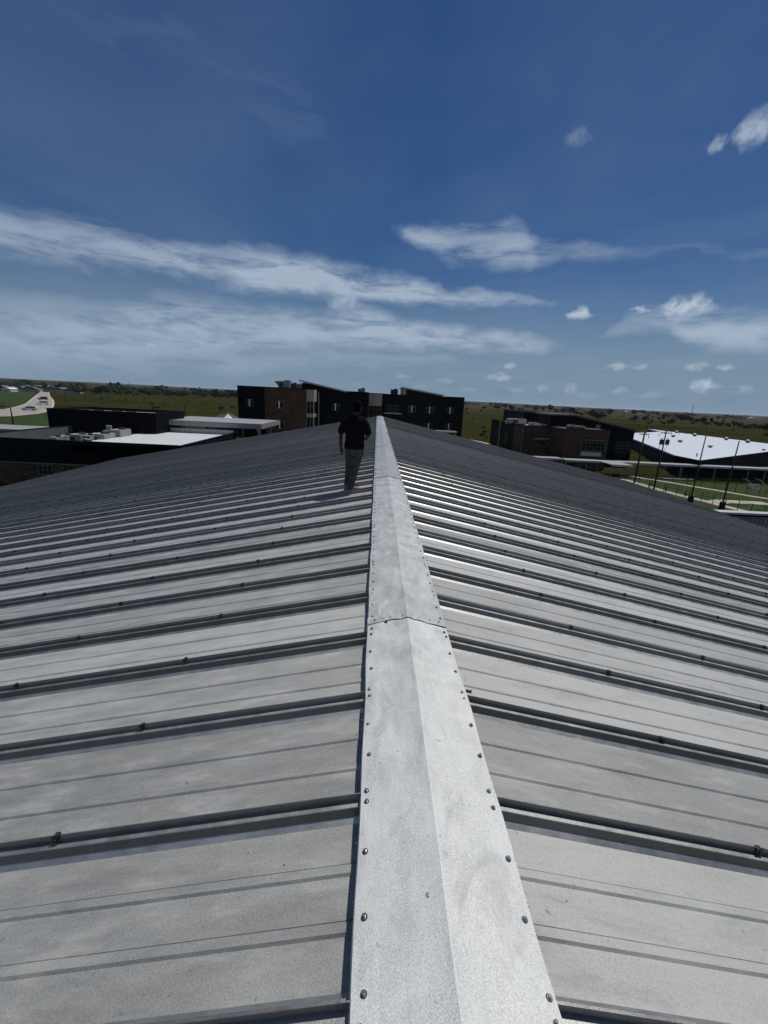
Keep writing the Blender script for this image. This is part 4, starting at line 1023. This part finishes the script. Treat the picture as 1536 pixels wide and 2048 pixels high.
def car(label, base, rz, paint, scale=1.0, suv=False, group=None):
    x, y = base; z = hz(x, y)+.08
    th = thing('car', label, 'car', (x, y, z), group, rz)
    L_, W_, H_ = 4.7*scale, 1.85*scale, (1.72 if suv else 1.48)*scale
    def hull(prof, hw, bev):
        bm = bmesh.new()
        for sgn in (-1, 1):
            pass
        n = len(prof); vs = []
        for yy, k in ((-hw, .93), (-hw*.96, 1.0), (hw*.96, 1.0), (hw, .93)):
            cx = sum(p[0] for p in prof)/n; cz = sum(p[1] for p in prof)/n
            vs.append([bm.verts.new((cx+(a-cx)*k, yy, cz+(b_-cz)*k)) for a, b_ in prof])
        for a, b_ in zip(vs, vs[1:]):
            for i in range(n): bm.faces.new((a[i], a[(i+1) % n], b_[(i+1) % n], b_[i]))
        bm.faces.new(vs[0]); bm.faces.new(vs[-1][::-1])
        bmesh.ops.recalc_face_normals(bm, faces=bm.faces[:])
        me = bpy.data.meshes.new('body'); bm.to_mesh(me); bm.free(); return me
    lo = .28*scale; belt = .92*scale if not suv else 1.02*scale
    body = hull([(-L_/2, lo+.1), (-L_/2, belt-.08), (-L_/2+.15, belt), (-L_*.18, belt+.02), (L_*.22, belt), (L_*.42, belt-.1), (L_/2, belt-.22), (L_/2, lo+.05), (L_/2-.2, lo), (-L_/2+.2, lo)], W_/2, .05)
    body.materials.append(paint); put('body', body, th)
    rear = -L_*.46 if suv else -L_*.36
    cab = hull([(rear, belt+.03), (rear+.28, H_-.06), (rear+.5, H_), (L_*.02, H_), (L_*.10, H_-.05), (L_*.27, belt+.03)], W_/2*.9, .05)
    cab.materials.append(MAT['glass']); c = put('cabin_glass', cab, th)
    MB().obox(((rear+.35+L_*.03)/2, 0, H_+.012), ((L_*.05-rear-.4)/2, W_/2*.80, .022)).build('roof', paint, th)
    for sx in (-.31*L_, .30*L_):
        for sy in (-1, 1):
            o = MB().tube((sx, sy*(W_/2-.2), .33*scale), (sx, sy*(W_/2+.01), .33*scale), .33*scale, .33*scale, 16).build('wheel', MAT['black_paint'], th)
            MB().tube((sx, sy*(W_/2+.012), .33*scale), (sx, sy*(W_/2+.03), .33*scale), .2*scale, .19*scale, 12).build('rim', MAT['galv_tube'], o)
    for sy in (-.62, .62):
        MB().box(L_/2-.06, L_/2+.012, sy*W_/2-.18 if sy > 0 else sy*W_/2-.18, sy*W_/2+.18, belt-.36, belt-.2).build('headlight', MAT['white_trim'], th)
        MB().box(-L_/2-.012, -L_/2+.06, sy*W_/2-.15, sy*W_/2+.15, belt-.3, belt-.12).build('tail_light', MAT['red_paint'], th)
    for sy in (-1, 1): MB().obox((L_*.17, sy*(W_/2+.06), belt+.06), (.08, .09, .06)).build('mirror', paint, th)
    return th
PA = {k: plain('car_paint_'+k, c, .25, .3, .05, 1) for k, c in (('silver', (.45, .46, .48)), ('white', (.7, .7, .68)), ('dark', (.05, .05, .055)))}
def onroad(px, py): p = onground(px, py); return (p.x, p.y)
car('dark silver car nearest on the road, side on', onroad(59.5, 821), R_(196), PA['silver'], 1.0)
car('white car on the road, middle one of the three', onroad(85, 810.2), R_(250), PA['white'], 1.05, True)
car('dark car on the road, farthest of the three', onroad(86, 799.8), R_(245), PA['dark'], 1.08, True)
b = pbase(468, 866)
car('dark red vehicle parked beyond the flat canopy', (at(468, 855, 92).x, 92), R_(180), MAT['red_paint'], .95, True)

# ================================================================== far houses and sheds
def house(label, px, py, Y, w_, d, h, roof_h, wall, roof, rz=0, name='house', group=None, cat='house'):
    p = at(px, py, Y); z = hz(p.x, Y)-.5
    th = thing(name, label, cat, (p.x, Y, z), group, rz)
    MB().box(-w_/2, w_/2, -d/2, d/2, 0, h).build('wall', MAT[wall], th)
    MB().prism_y([(-w_/2-.4, h+.003), (w_/2+.4, h+.003), (w_*.12, h+roof_h), (-w_*.12, h+roof_h)], -d/2-.4, d/2+.4).build('roof', MAT[roof], th)
    for x in (-.28, .05, .33):
        o = MB().box(w_*x-.6, w_*x+.6, -d/2-.05, -d/2-.003, 1.0, 2.3).build('window', MAT['white_trim'], th)
        MB().box(w_*x-.5, w_*x+.5, -d/2-.07, -d/2-.052, 1.1, 2.2).build('pane', MAT['glass'], o)
    MB().box(-w_*.14-.5, -w_*.14+.5, -d/2-.06, -d/2-.003, .4, 2.5).build('door', MAT['trunk'], th)
rg = random.Random(3)
for i, px in enumerate((6, 17, 30, 42, 52, 63, 71, 83, 94, 104, 113, 121, 132, 143)):
    Y = rg.uniform(520, 760)
    house(nth(i)+' grey-roofed house from the left at the far end of the road', px, 781, Y, rg.uniform(14, 20), rg.uniform(10, 14), 3.2, rg.uniform(2.6, 3.6), 'house_wall', 'house_roof', rg.uniform(-.5, .5), group='houses at the far end of the road')
for px, Y, w_, lab in ((22, 500, 9, 'small pale shed left of the road, in front of the trees'), (354, 690, 16, 'white farm building among the trees above the black block'), (1284, 1300, 24, 'white farm building on the far right field, left of the mast'), (1262, 1500, 16, 'low white shed among trees left of the white farm building'),
                       (1520, 1250, 40, 'long pale shed on the horizon at the right edge'), (1020, 2300, 130, 'long low white building on the horizon just right of the school'), (985, 2400, 60, 'white building on the horizon beside the school wall')):
    house(lab, px, 790, Y, w_, 10, 3.6, 1.6, 'far_white', 'far_white', 0, 'shed', cat='shed')
def mast(label, px, Y, ptop):
    p = at(px, ptop, Y); z = hz(p.x, Y)
    th = thing('radio_mast', label, 'mast', (p.x, Y, z)); H_ = p.z-z; a = 1.6
    leg = [(-a, -a), (a, -a), (0, a)]
    for x, y in leg: MB().tube((x, y, -1), (x*.6, y*.6, H_), .35, .28, 5).build('leg', MAT['transformer'], th)
    m = MB(); n = 14
    for k in range(n):
        for i in range(3):
            q = lambda j, t_: (leg[j % 3][0]*(1-.4*t_), leg[j % 3][1]*(1-.4*t_), H_*t_)
            m.tube(q(i, k/n), q(i+1, (k+1)/n), .12, .12, 4)
    m.build('bracing', MAT['transformer'], th)
mast('thin lattice radio mast on the horizon at the right', 1387, 1700, 809.5); mast('thin lattice radio mast on the horizon at the left', 257.5, 2500, 763.5)

# ================================================================== trees and shrubs
def tree_meshes(seed, rx, rz, nleaf, leaf, trunk_h, clumps, mat):
    "a crown of leaf clumps round a forked trunk, about 1 unit = 1 m"
    rg = np.random.RandomState(seed); mb = MB(); tb = MB()
    cs = []
    for _ in range(clumps):
        d = rg.normal(0, 1, 3); d /= np.linalg.norm(d); q = rg.uniform(.25, .82)
        cs.append((np.array([d[0]*rx*q, d[1]*rx*q, trunk_h+rz*.55+d[2]*rz*.5*q]), rg.uniform(.26, .46)*rx))
    for i in range(nleaf):
        c, r = cs[rg.randint(len(cs))]
        d = rg.normal(0, 1, 3); d /= np.linalg.norm(d)
        p = c+d*r*rg.uniform(.45, 1.05)*np.array([1, 1, .8])
        if p[2] < trunk_h*.25: p[2] = trunk_h*.25+rg.uniform(0, .3)
        n = d*.6+rg.normal(0, .6, 3)+np.array([0, 0, .4]); n /= np.linalg.norm(n)
        a = np.cross(n, rg.normal(0, 1, 3)); a /= np.linalg.norm(a)+1e-9; b_ = np.cross(n, a)
        s_ = leaf*rg.uniform(.6, 1.3); w_ = s_*rg.uniform(.5, .9)
        k = len(mb.v); mb.v += [tuple(p-a*s_), tuple(p+b_*w_+n*s_*.1), tuple(p+a*s_), tuple(p-b_*w_)]; mb.f.append((k, k+1, k+2, k+3))
    tb.tube((0, 0, -.5), (0, 0, trunk_h), rx*.09, rx*.06, 7)
    for c, r in cs[:6]: tb.tube((0, 0, trunk_h*.75), tuple(c), rx*.045, rx*.012, 5)
    return mb.mesh('crown', MAT[mat]), tb.mesh('trunk', MAT['trunk'])
TM = [tree_meshes(1, 3.0, 4.2, 900, .42, 1.5, 13, 'leaf'), tree_meshes(2, 3.6, 4.0, 1000, .45, 1.2, 16, 'leaf'), tree_meshes(3, 2.4, 4.8, 800, .38, 1.6, 11, 'leaf'), tree_meshes(4, 3.0, 3.2, 800, .40, .7, 13, 'leaf2'), tree_meshes(5, 4.4, 4.4, 1100, .50, 1.4, 19, 'leaf')]
SM = [tree_meshes(11, 1.3, 1.7, 260, .26, .25, 7, 'leaf'), tree_meshes(12, 1.6, 1.5, 280, .28, .2, 8, 'leaf2')]
def plant(name, cat, label, group, x, y, width, pool, rg, tall=1.0):
    i = rg.randrange(len(pool)); cm, tm = pool[i]
    base_w = 2*max(abs(v.co.x) for v in cm.vertices)
    k = width/base_w
    th = thing(name, label, cat, (x, y, hz(x, y)), group, rg.uniform(0, 6.28)); th.scale = (k, k, k*tall*rg.uniform(.85, 1.15))
    put('trunk', tm, th); put('crown', cm, th)
    return th
rg = random.Random(21)
def px_plant(px, py, wpx, label, group, name='tree', cat='tree', pool=TM, tall=1.0, ymax=3000):
    p = onground(px, py)
    if p.y > ymax: p = Vector((p.x*ymax/p.y, ymax, 0))
    plant(name, cat, label, group, p.x, p.y, wpx*p.y/FPX, pool, rg, tall)
# shrubs of the right-hand fields: place and width in the survey picture
right_a = [(932.5, 821.5, 7), (968, 819, 9), (962.5, 823, 6), (980.5, 812.5, 8), (990, 812, 7), (994, 820, 12), (1008, 813, 8), (1011, 820, 12), (933.5, 829, 5), (1021, 827, 16), (1040, 826, 12), (1033, 838, 5)]
for i, q in enumerate(sorted(right_a)): px_plant(*q, nth(i)+' small dark tree from the left in the field between the two school buildings', 'trees in the gap between the two school buildings')
right_b = [(1071, 822, 14), (1086, 823, 10), (1100, 824, 16), (1112, 826, 14), (1126, 827, 13), (1141, 829, 18), (1152, 830.5, 14), (1163, 832, 10), (1172, 829, 9), (1184, 838, 18), (1195, 838.5, 22), (1207, 837, 14), (1202, 830, 11), (1218, 831, 12), (1223, 828, 9)]
for i, q in enumerate(sorted(right_b)): px_plant(*q, nth(i)+' dark tree from the left in the row behind the sloping dark roof', 'trees behind the sloping dark roof')
right_c = [(1267, 830.5, 12), (1296, 832.5, 7), (1304, 838, 7), (1262, 842, 12), (1270, 842.5, 14), (1289.5, 843.5, 16), (1314, 834, 11), (1328, 836, 14), (1336, 837, 12), (1348, 836, 10), (1352, 842, 14), (1362, 843, 17), (1372, 843.5, 14), (1380, 845, 13),
           (1345, 847, 12), (1337, 848, 10), (1318, 840, 8), (1326, 840, 8), (1327, 849, 8), (1297, 849, 9), (1303, 845, 8), (1394, 846.5, 12), (1405, 848, 14), (1412, 852, 12), (1420, 849, 14), (1432, 852, 16), (1436, 838.5, 8), (1448, 839, 6), (1447, 846, 8), (1440, 854, 11),
           (1456, 856, 15), (1466, 857, 15), (1478, 857, 14), (1488, 858, 14), (1498, 860, 17), (1508, 861, 15), (1518, 860, 13), (1528, 862, 17), (1536, 862, 15), (1531, 874, 11), (1302, 863, 10), (1480, 840.5, 4), (1424, 870, 5), (1292, 856, 6), (1385, 852, 10)]
for i, q in enumerate(sorted(right_c)): px_plant(*q, nth(i)+' dark tree from the left in the scattered belt beyond the pale roof', 'trees in the belt beyond the pale roof')
for i, q in enumerate([(967, 858, 8), (969, 866, 10), (964, 872, 12), (974, 876, 8)]): px_plant(*q, ('farthest', 'second farthest', 'second nearest', 'nearest')[i]+' leafy shrub by the left wall of the stone building', 'shrubs by the left wall of the stone building', 'shrub', 'shrub', SM)
# the wood along the far edge of the left-hand field
for i in range(105):
    px = rg.uniform(-8, 478); t_ = px/480
    if 64 < px < 103 and rg.random() < .55: continue
    px_plant(px, 779+14.5*t_+rg.uniform(-1.5, 2.2)+(1.5 if px > 150 else -1), rg.uniform(11, 21), 'dark tree in the long wood along the far edge of the left field', 'trees of the long wood beyond the left field', tall=.7, ymax=760)
for i in range(26):
    px = rg.uniform(-5, 150); px_plant(px, 774+.05*px+rg.uniform(-2.5, 2), rg.uniform(6, 10), 'dark tree among the far houses at the end of the road', 'trees among the far houses', ymax=1000)
# low shrubs dotted over the left field
LEFT_SHRUBS = [(203, 799, 7), (218, 796, 6), (207, 807, 6), (238, 801, 4), (252, 800, 5), (304, 810.5, 7), (329, 809.5, 6), (323, 812, 5), (316, 818, 10), (307, 819, 9), (351, 813, 5), (378, 804, 5), (410, 806, 5), (423, 805, 4), (441, 821, 14), (464, 816, 8), (470, 817, 6), (404, 823, 5), (398, 822, 4), (388, 798, 4), (268, 793, 5), (170, 797, 4), (290, 799, 4), (437, 799, 5), (5, 808, 6), (360, 795, 5), (415, 812, 4), (427, 818, 5)]
LOWL = {q[:2]: nth(i) for i, q in enumerate(sorted(LEFT_SHRUBS))}
for px, py, w_ in LEFT_SHRUBS:
    px_plant(px, py, w_, LOWL[(px, py)]+' low dark shrub from the left in the left field', 'low shrubs of the left field', 'shrub', 'shrub', SM)
for i in range(34):
    px = rg.uniform(935, 1536); py = 757+76*px/1536+rg.uniform(14, 36)
    if 975 < px < 1270 and py > 757+76*px/1536+18: continue
    px_plant(px, py, rg.uniform(3, 6), 'low dark shrub dotted in the right fields', 'low shrubs of the right fields', 'shrub', 'shrub', SM)
# tree belts along the horizon, too far to tell one crown from the next
def far_wood(name, label, az0, az1, rmin, rmax, n, hmin, hmax, seed):
    rg_ = np.random.RandomState(seed); mb = MB()
    for _ in range(n):
        a = R_(rg_.uniform(az0, az1)); d = rg_.uniform(rmin, rmax); x, y = d*math.sin(a), d*math.cos(a); z = hz(x, y)
        g = .5+.5*math.sin(a*90+seed)+.35*math.sin(a*233)
        hh = rg_.uniform(hmin, hmax)*max(.15, g)
        for _k in range(9):
            p = np.array([x, y, z])+np.array([rg_.normal(0, hh*.7), rg_.normal(0, hh*.7), rg_.uniform(0, hh)]); s_ = hh*rg_.uniform(.18, .4)
            n_ = rg_.normal(0, 1, 3); n_ /= np.linalg.norm(n_); u = np.cross(n_, (0, 0, 1)); u /= np.linalg.norm(u)+1e-6; v = np.cross(n_, u)
            k = len(mb.v); mb.v += [tuple(p-u*s_), tuple(p+v*s_*.8), tuple(p+u*s_), tuple(p-v*s_*.8)]; mb.f.append((k, k+1, k+2, k+3))
    o = mb.build(name, MAT['leaf'], None, False, 'stuff'); o['label'] = label; o['category'] = 'trees'
far_wood('far_wood', 'dark belts of far trees along the right horizon', 10, 46, 1500, 2600, 1500, 4, 9, 2)
far_wood('far_wood', 'dark belts of far trees below the left horizon', -46, -14, 900, 2400, 1900, 5, 10, 5)

# ================================================================== the man on the roof
def remesh(mb, name, mat, voxel, smooth=4, parent=None):
    me = mb.mesh('tmp'); o = bpy.data.objects.new('tmp', me); C.objects.link(o)
    m = o.modifiers.new('r', 'REMESH'); m.mode = 'VOXEL'; m.voxel_size = voxel
    m2 = o.modifiers.new('s', 'SMOOTH'); m2.iterations = smooth; m2.factor = .5
    dg = bpy.context.evaluated_depsgraph_get(); e = o.evaluated_get(dg)
    nm = bpy.data.meshes.new_from_object(e); bpy.data.objects.remove(o)
    nm.name = name; nm.materials.clear(); nm.materials.append(mat)
    nm.polygons.foreach_set('use_smooth', [True]*len(nm.polygons))
    return put(name, nm, parent)
def limb(mb, pts, n=14, flat=1.0):
    "tapered round segments: pts of (x, y, z, radius)"
    def ball(c, r):
        k = len(mb.v); st, sg = 8, 12
        vs = [(c[0], c[1], c[2]+r)]+[(c[0]+r*math.sin(math.pi*i/st)*math.cos(2*math.pi*j/sg), c[1]+r*flat*math.sin(math.pi*i/st)*math.sin(2*math.pi*j/sg), c[2]+r*math.cos(math.pi*i/st)) for i in range(1, st) for j in range(sg)]+[(c[0], c[1], c[2]-r)]
        fs = [(0, 1+j, 1+(j+1) % sg) for j in range(sg)]+[(1+(i-1)*sg+j, 1+i*sg+j, 1+i*sg+(j+1) % sg, 1+(i-1)*sg+(j+1) % sg) for i in range(1, st-1) for j in range(sg)]+[(len(vs)-1, 1+(st-2)*sg+(j+1) % sg, 1+(st-2)*sg+j) for j in range(sg)]
        mb.add(vs, fs)
    for a, b_ in zip(pts, pts[1:]):
        d = (Vector(b_[:3])-Vector(a[:3])).length; steps = max(2, int(d/(min(a[3], b_[3])*.35)))
        for i in range(steps+1):
            t_ = i/steps; ball([a[k]*(1-t_)+b_[k]*t_ for k in range(3)], a[3]*(1-t_)+b_[3]*t_)
def loft(mb, rings, n=20):
    "stack of ellipses: (cx, cy, z, rx, ry)"
    vs = []
    for cx, cy, z, rx, ry in rings:
        for j in range(n):
            a = 2*math.pi*j/n; c, s_ = math.cos(a), math.sin(a)
            vs.append((cx+rx*math.copysign(abs(c)**.85, c), cy+ry*math.copysign(abs(s_)**.85, s_), z))
    m = len(rings)
    mb.add(vs, [(i*n+j, i*n+(j+1) % n, (i+1)*n+(j+1) % n, (i+1)*n+j) for i in range(m-1) for j in range(n)]+[tuple(range(n-1, -1, -1)), tuple((m-1)*n+j for j in range(n))])
def build_man():
    px_, py_ = -.425, 7.76
    z0 = ZL-SL*(XR-px_)+PD
    th = thing('person', 'person in a dark shirt, grey trousers and cap walking away along the roof ridge', 'person', (px_, py_, z0))
    skin = plain('skin', (0.075, 0.032, 0.02), .6, 0, .15, 20, .2); shirt = plain('navy_shirt_cloth', (0.010, 0.0085, 0.014), .95, 0, .3, 25, .03)
    jeans = plain('charcoal_trouser_cloth', (0.075, 0.071, 0.070), .95, 0, .5, 14, .05); shoe = plain('tan_shoe_leather', (0.27, 0.12, 0.06), .6, 0, .2, 20); capm = plain('cap_cloth', (0.004, 0.004, 0.005), .95, 0, .2, 20, .03)
    # body: head, neck, arms with hands, legs - one surface
    b = MB()
    loft(b, [(.065, .02, 1.405, .040, .045), (.066, .028, 1.44, .066, .080), (.067, .030, 1.49, .074, .094), (.068, .028, 1.545, .077, .100), (.068, .024, 1.60, .070, .092), (.068, .02, 1.635, .045, .06), (.068, .02, 1.648, .015, .02)])
    limb(b, [(.068, .122, 1.52, .012), (.070, .130, 1.505, .014)])                                            # nose
    for sx in (-1, 1): limb(b, [(.068+sx*.077, .018, 1.525, .012), (.068+sx*.080, .012, 1.50, .010)], flat=1.6)   # ears
    limb(b, [(.060, .005, 1.30, .060), (.062, .012, 1.43, .052)])
    limb(b, [(-.11, 0, 1.30, .055), (-.205, -.015, 1.06, .040), (-.215, .02, .86, .030), (-.205, .035, .80, .026)])          # left arm
    limb(b, [(-.205, .037, .80, .026), (-.198, .045, .735, .030)], flat=1.2)
    for i, (dx, dy, l) in enumerate(((.004, .030, .075), (-.008, .016, .088), (-.012, .0, .085), (-.010, -.016, .068))):
        x, y = -.198+dx, .045+dy
        limb(b, [(x, y, .725, .0095), (x+.004, y+.004, .725-l*.5, .0085), (x+.016, y+.010, .725-l, .0072)])
    limb(b, [(-.188, .070, .770, .011), (-.172, .086, .735, .010), (-.168, .090, .708, .0085)])
    limb(b, [(.215, 0, 1.29, .055), (.300, -.045, 1.06, .041), (.255, .10, .975, .034), (.20, .20, .955, .027)])             # right arm, forearm brought forward
    limb(b, [(.20, .20, .955, .027), (.165, .255, .955, .029)], flat=1.1)
    for i in range(4): limb(b, [(.150-.004*i, .265+.004*i, .980-.018*i, .0092), (.112, .285, .978-.018*i, .0085), (.098, .262, .972-.018*i, .0075)])
    limb(b, [(.185, .235, .985, .011), (.160, .262, 1.008, .010), (.140, .272, 1.012, .0085)])
    loft(b, [(.045, 0, .80, .145, .10), (.045, 0, .95, .125, .09), (.05, 0, 1.15, .145, .095), (.055, 0, 1.28, .150, .09), (.06, 0, 1.35, .08, .06)])
    limb(b, [(-.03, 0, .82, .075), (-.045, .05, .45, .052), (-.075, .10, .10, .036)]); limb(b, [(.125, 0, .82, .075), (.07, -.005, .45, .052), (.00, -.055, .10, .036)])
    remesh(b, 'body', skin, .007, 3, th)
    # shirt
    s = MB()
    loft(s, [(.044, 0, .785, .185, .130), (.044, 0, .83, .187, .130), (.046, 0, .95, .172, .122), (.052, 0, 1.10, .182, .125), (.056, 0, 1.22, .196, .122), (.056, 0, 1.295, .190, .108), (.058, 0, 1.345, .140, .085), (.061, .004, 1.378, .075, .070), (.062, .006, 1.392, .062, .060)])
    limb(s, [(-.085, 0, 1.315, .068), (-.155, -.004, 1.22, .070), (-.205, -.014, 1.10, .066)]); limb(s, [(.195, 0, 1.31, .068), (.255, -.018, 1.21, .070), (.292, -.038, 1.10, .065)])
    o = remesh(s, 'shirt', shirt, .011, 5, th)
    # trousers with slack cloth at the hems
    t_ = MB()
    loft(t_, [(.043, 0, .66, .168, .122), (.043, 0, .74, .178, .126), (.043, 0, .82, .176, .122), (.043, 0, .86, .165, .112)])
    limb(t_, [(-.032, .0, .78, .098), (-.038, .03, .62, .092), (-.045, .05, .45, .078), (-.058, .075, .28, .072), (-.072, .095, .16, .066), (-.076, .10, .10, .068), (-.078, .10, .075, .064)])
    limb(t_, [(.122, .0, .78, .098), (.100, -.004, .62, .094), (.072, -.008, .45, .082), (.042, -.03, .28, .074), (.015, -.048, .17, .068), (.008, -.052, .11, .072), (.004, -.054, .085, .066)])
    remesh(t_, 'trousers', jeans, .010, 3, th)
    # shoes: sole and upper
    for cx, cy, rz in ((.0, -.045, R_(-72)), (-.082, .10, R_(8))):
        lx = lambda u, v: (cx+u*math.sin(-rz)*1.0+v*math.cos(rz), cy+u*math.cos(rz)+v*math.sin(rz))
        q = MB()
        for u, r, z in ((-.065, .036, .045), (-.03, .040, .050), (.02, .040, .052), (.07, .042, .046), (.12, .042, .040), (.165, .034, .034)):
            x, y = lx(u, 0); limb(q, [(x, y, z, r), (x+.001, y, z-.008, r)])
        x, y = lx(-.03, 0); limb(q, [(x, y, .07, .042), (x, y, .11, .038)])
        o = remesh(q, 'shoe', shoe, .008, 3, th)
        q = MB(); pts = [(-.1, -.03), (-.06, -.042), (.02, -.038), (.10, -.045), (.17, -.038), (.205, 0), (.17, .038), (.10, .045), (.02, .04), (-.06, .042), (-.1, .03)]
        q.prism_z([lx(u, v) for u, v in pts], .002, .024); q.build('sole', MAT['washer'], o)
    # hair below the cap, cap with brim, spectacles
    h = MB(); loft(h, [(.067, .004, 1.445, .060, .062), (.067, .006, 1.50, .0755, .082), (.068, .008, 1.56, .080, .090), (.068, .012, 1.60, .074, .088)])
    remesh(h, 'hair', capm, .008, 2, th)
    h = MB(); loft(h, [(.068, .020, 1.552, .088, .112), (.068, .020, 1.59, .087, .110), (.068, .018, 1.63, .074, .092), (.068, .016, 1.655, .042, .052), (.068, .016, 1.662, .010, .012)])
    h.add([(.0, .11, 1.560), (.136, .11, 1.560), (.125, .185, 1.548), (.068, .205, 1.545), (.011, .185, 1.548), (.0, .11, 1.572), (.136, .11, 1.572), (.125, .185, 1.560), (.068, .205, 1.557), (.011, .185, 1.560)],
          [(0, 4, 3, 2, 1), (5, 6, 7, 8, 9), (0, 1, 6, 5), (1, 2, 7, 6), (2, 3, 8, 7), (3, 4, 9, 8), (4, 0, 5, 9)])
    remesh(h, 'cap', capm, .008, 2, th)
    g = MB()
    for sx in (-1, 1):
        g.path([(.068+sx*.082, .0, 1.522), (.068+sx*.084, .09, 1.53)], .0035, 6)
        c = (.068+sx*.035, .132, 1.525); ring = [(c[0]+.024*math.cos(a), c[1], c[2]+.018*math.sin(a)) for a in [k*math.pi/6 for k in range(13)]]; g.path(ring, .0025, 5)
    g.build('spectacles', MAT['screw'], th)
    th.rotation_euler = (0, 0, R_(-4)); th.scale = (.985, .985, .985)
build_man()

# ================================================================== bits lying on the roof
def scrap(label, px, py, side, cap_, size, rz, mat='clamp', name='metal_offcut', cat='scrap'):
    d = ray(px, py); wz_ = CAPZ if cap_ else PD
    # meet the roof plane
    nx = SL*side; p0 = ZL+wz_
    k = (p0+nx*XR-CAMZ)/(d[2]+nx*d[0]); x, y = d[0]*k, d[1]*k; z = p0-nx*(x-XR)
    th = thing(name, label, cat, (x, y, z+.0035)); th.rotation_euler = (0, math.atan(SL)*side, rz)
    hs_ = .0012 if cat == 'leaf' else .004
    MB().obox((0, 0, hs_), (size[0], size[1], hs_), 0, .8).build('strip', MAT[mat], th)
    MB().obox((size[0]*.8, size[1]*.6, hs_*1.7), (size[0]*.25, size[1]*.7, hs_), .6, .7).build('bent_end', MAT[mat], th)
scrap('dark metal scrap lying on a panel left of the ridge cap joint', 667, 1217, -1, False, (.026, .006), .1)
scrap('small dark clip lying on the ridge cap just below the joint', 772, 1245.5, -1, True, (.010, .006), -.5)
scrap('small dark metal scrap beside the right edge of the ridge cap', 937, 1384, 1, False, (.017, .006), -.1)
scrap('dry curled leaf fragment on the near ridge cap', 855, 1792, -1, True, (.0035, .007), .4, 'mastic', 'leaf_fragment', 'leaf')
m = MB(); rgx = random.Random(9)
for _ in range(34):
    side = rgx.choice((-1, 1, 1, 1)); u = HW+abs(rgx.gauss(.03, .25)); y = rgx.uniform(.75, 4.2); v = (y-SEAM0) % PITCH
    if v < .1 or v > .55: continue
    x, _, z = slope_pt(side, u, PD, y); m.obox((x, y, z+.003), (rgx.uniform(.001, .0026), rgx.uniform(.001, .0022), .0015), rgx.uniform(0, 3), .7)
o = m.build('grit', MAT['washer'], None, kind='stuff'); tag(o, 'tiny dark specks of grit scattered on the near panels', 'grit')

# ================================================================== the summer air
def build_haze():
    m = bpy.data.materials.new('air'); m.use_nodes = True; t = m.node_tree; t.nodes.clear()
    out = N(t, 'ShaderNodeOutputMaterial'); v = N(t, 'ShaderNodeVolumePrincipled')
    v.inputs['Color'].default_value = (0.72, 0.86, 1.0, 1); v.inputs['Density'].default_value = 4.0e-5; v.inputs['Anisotropy'].default_value = 0.1
    t.links.new(v.outputs[0], out.inputs['Volume'])
    MB().box(-45000, 45000, -5000, 45000, -25, 95).build('haze', m, None, False, 'stuff', 'thin blue summer haze over the far plain')
build_haze()
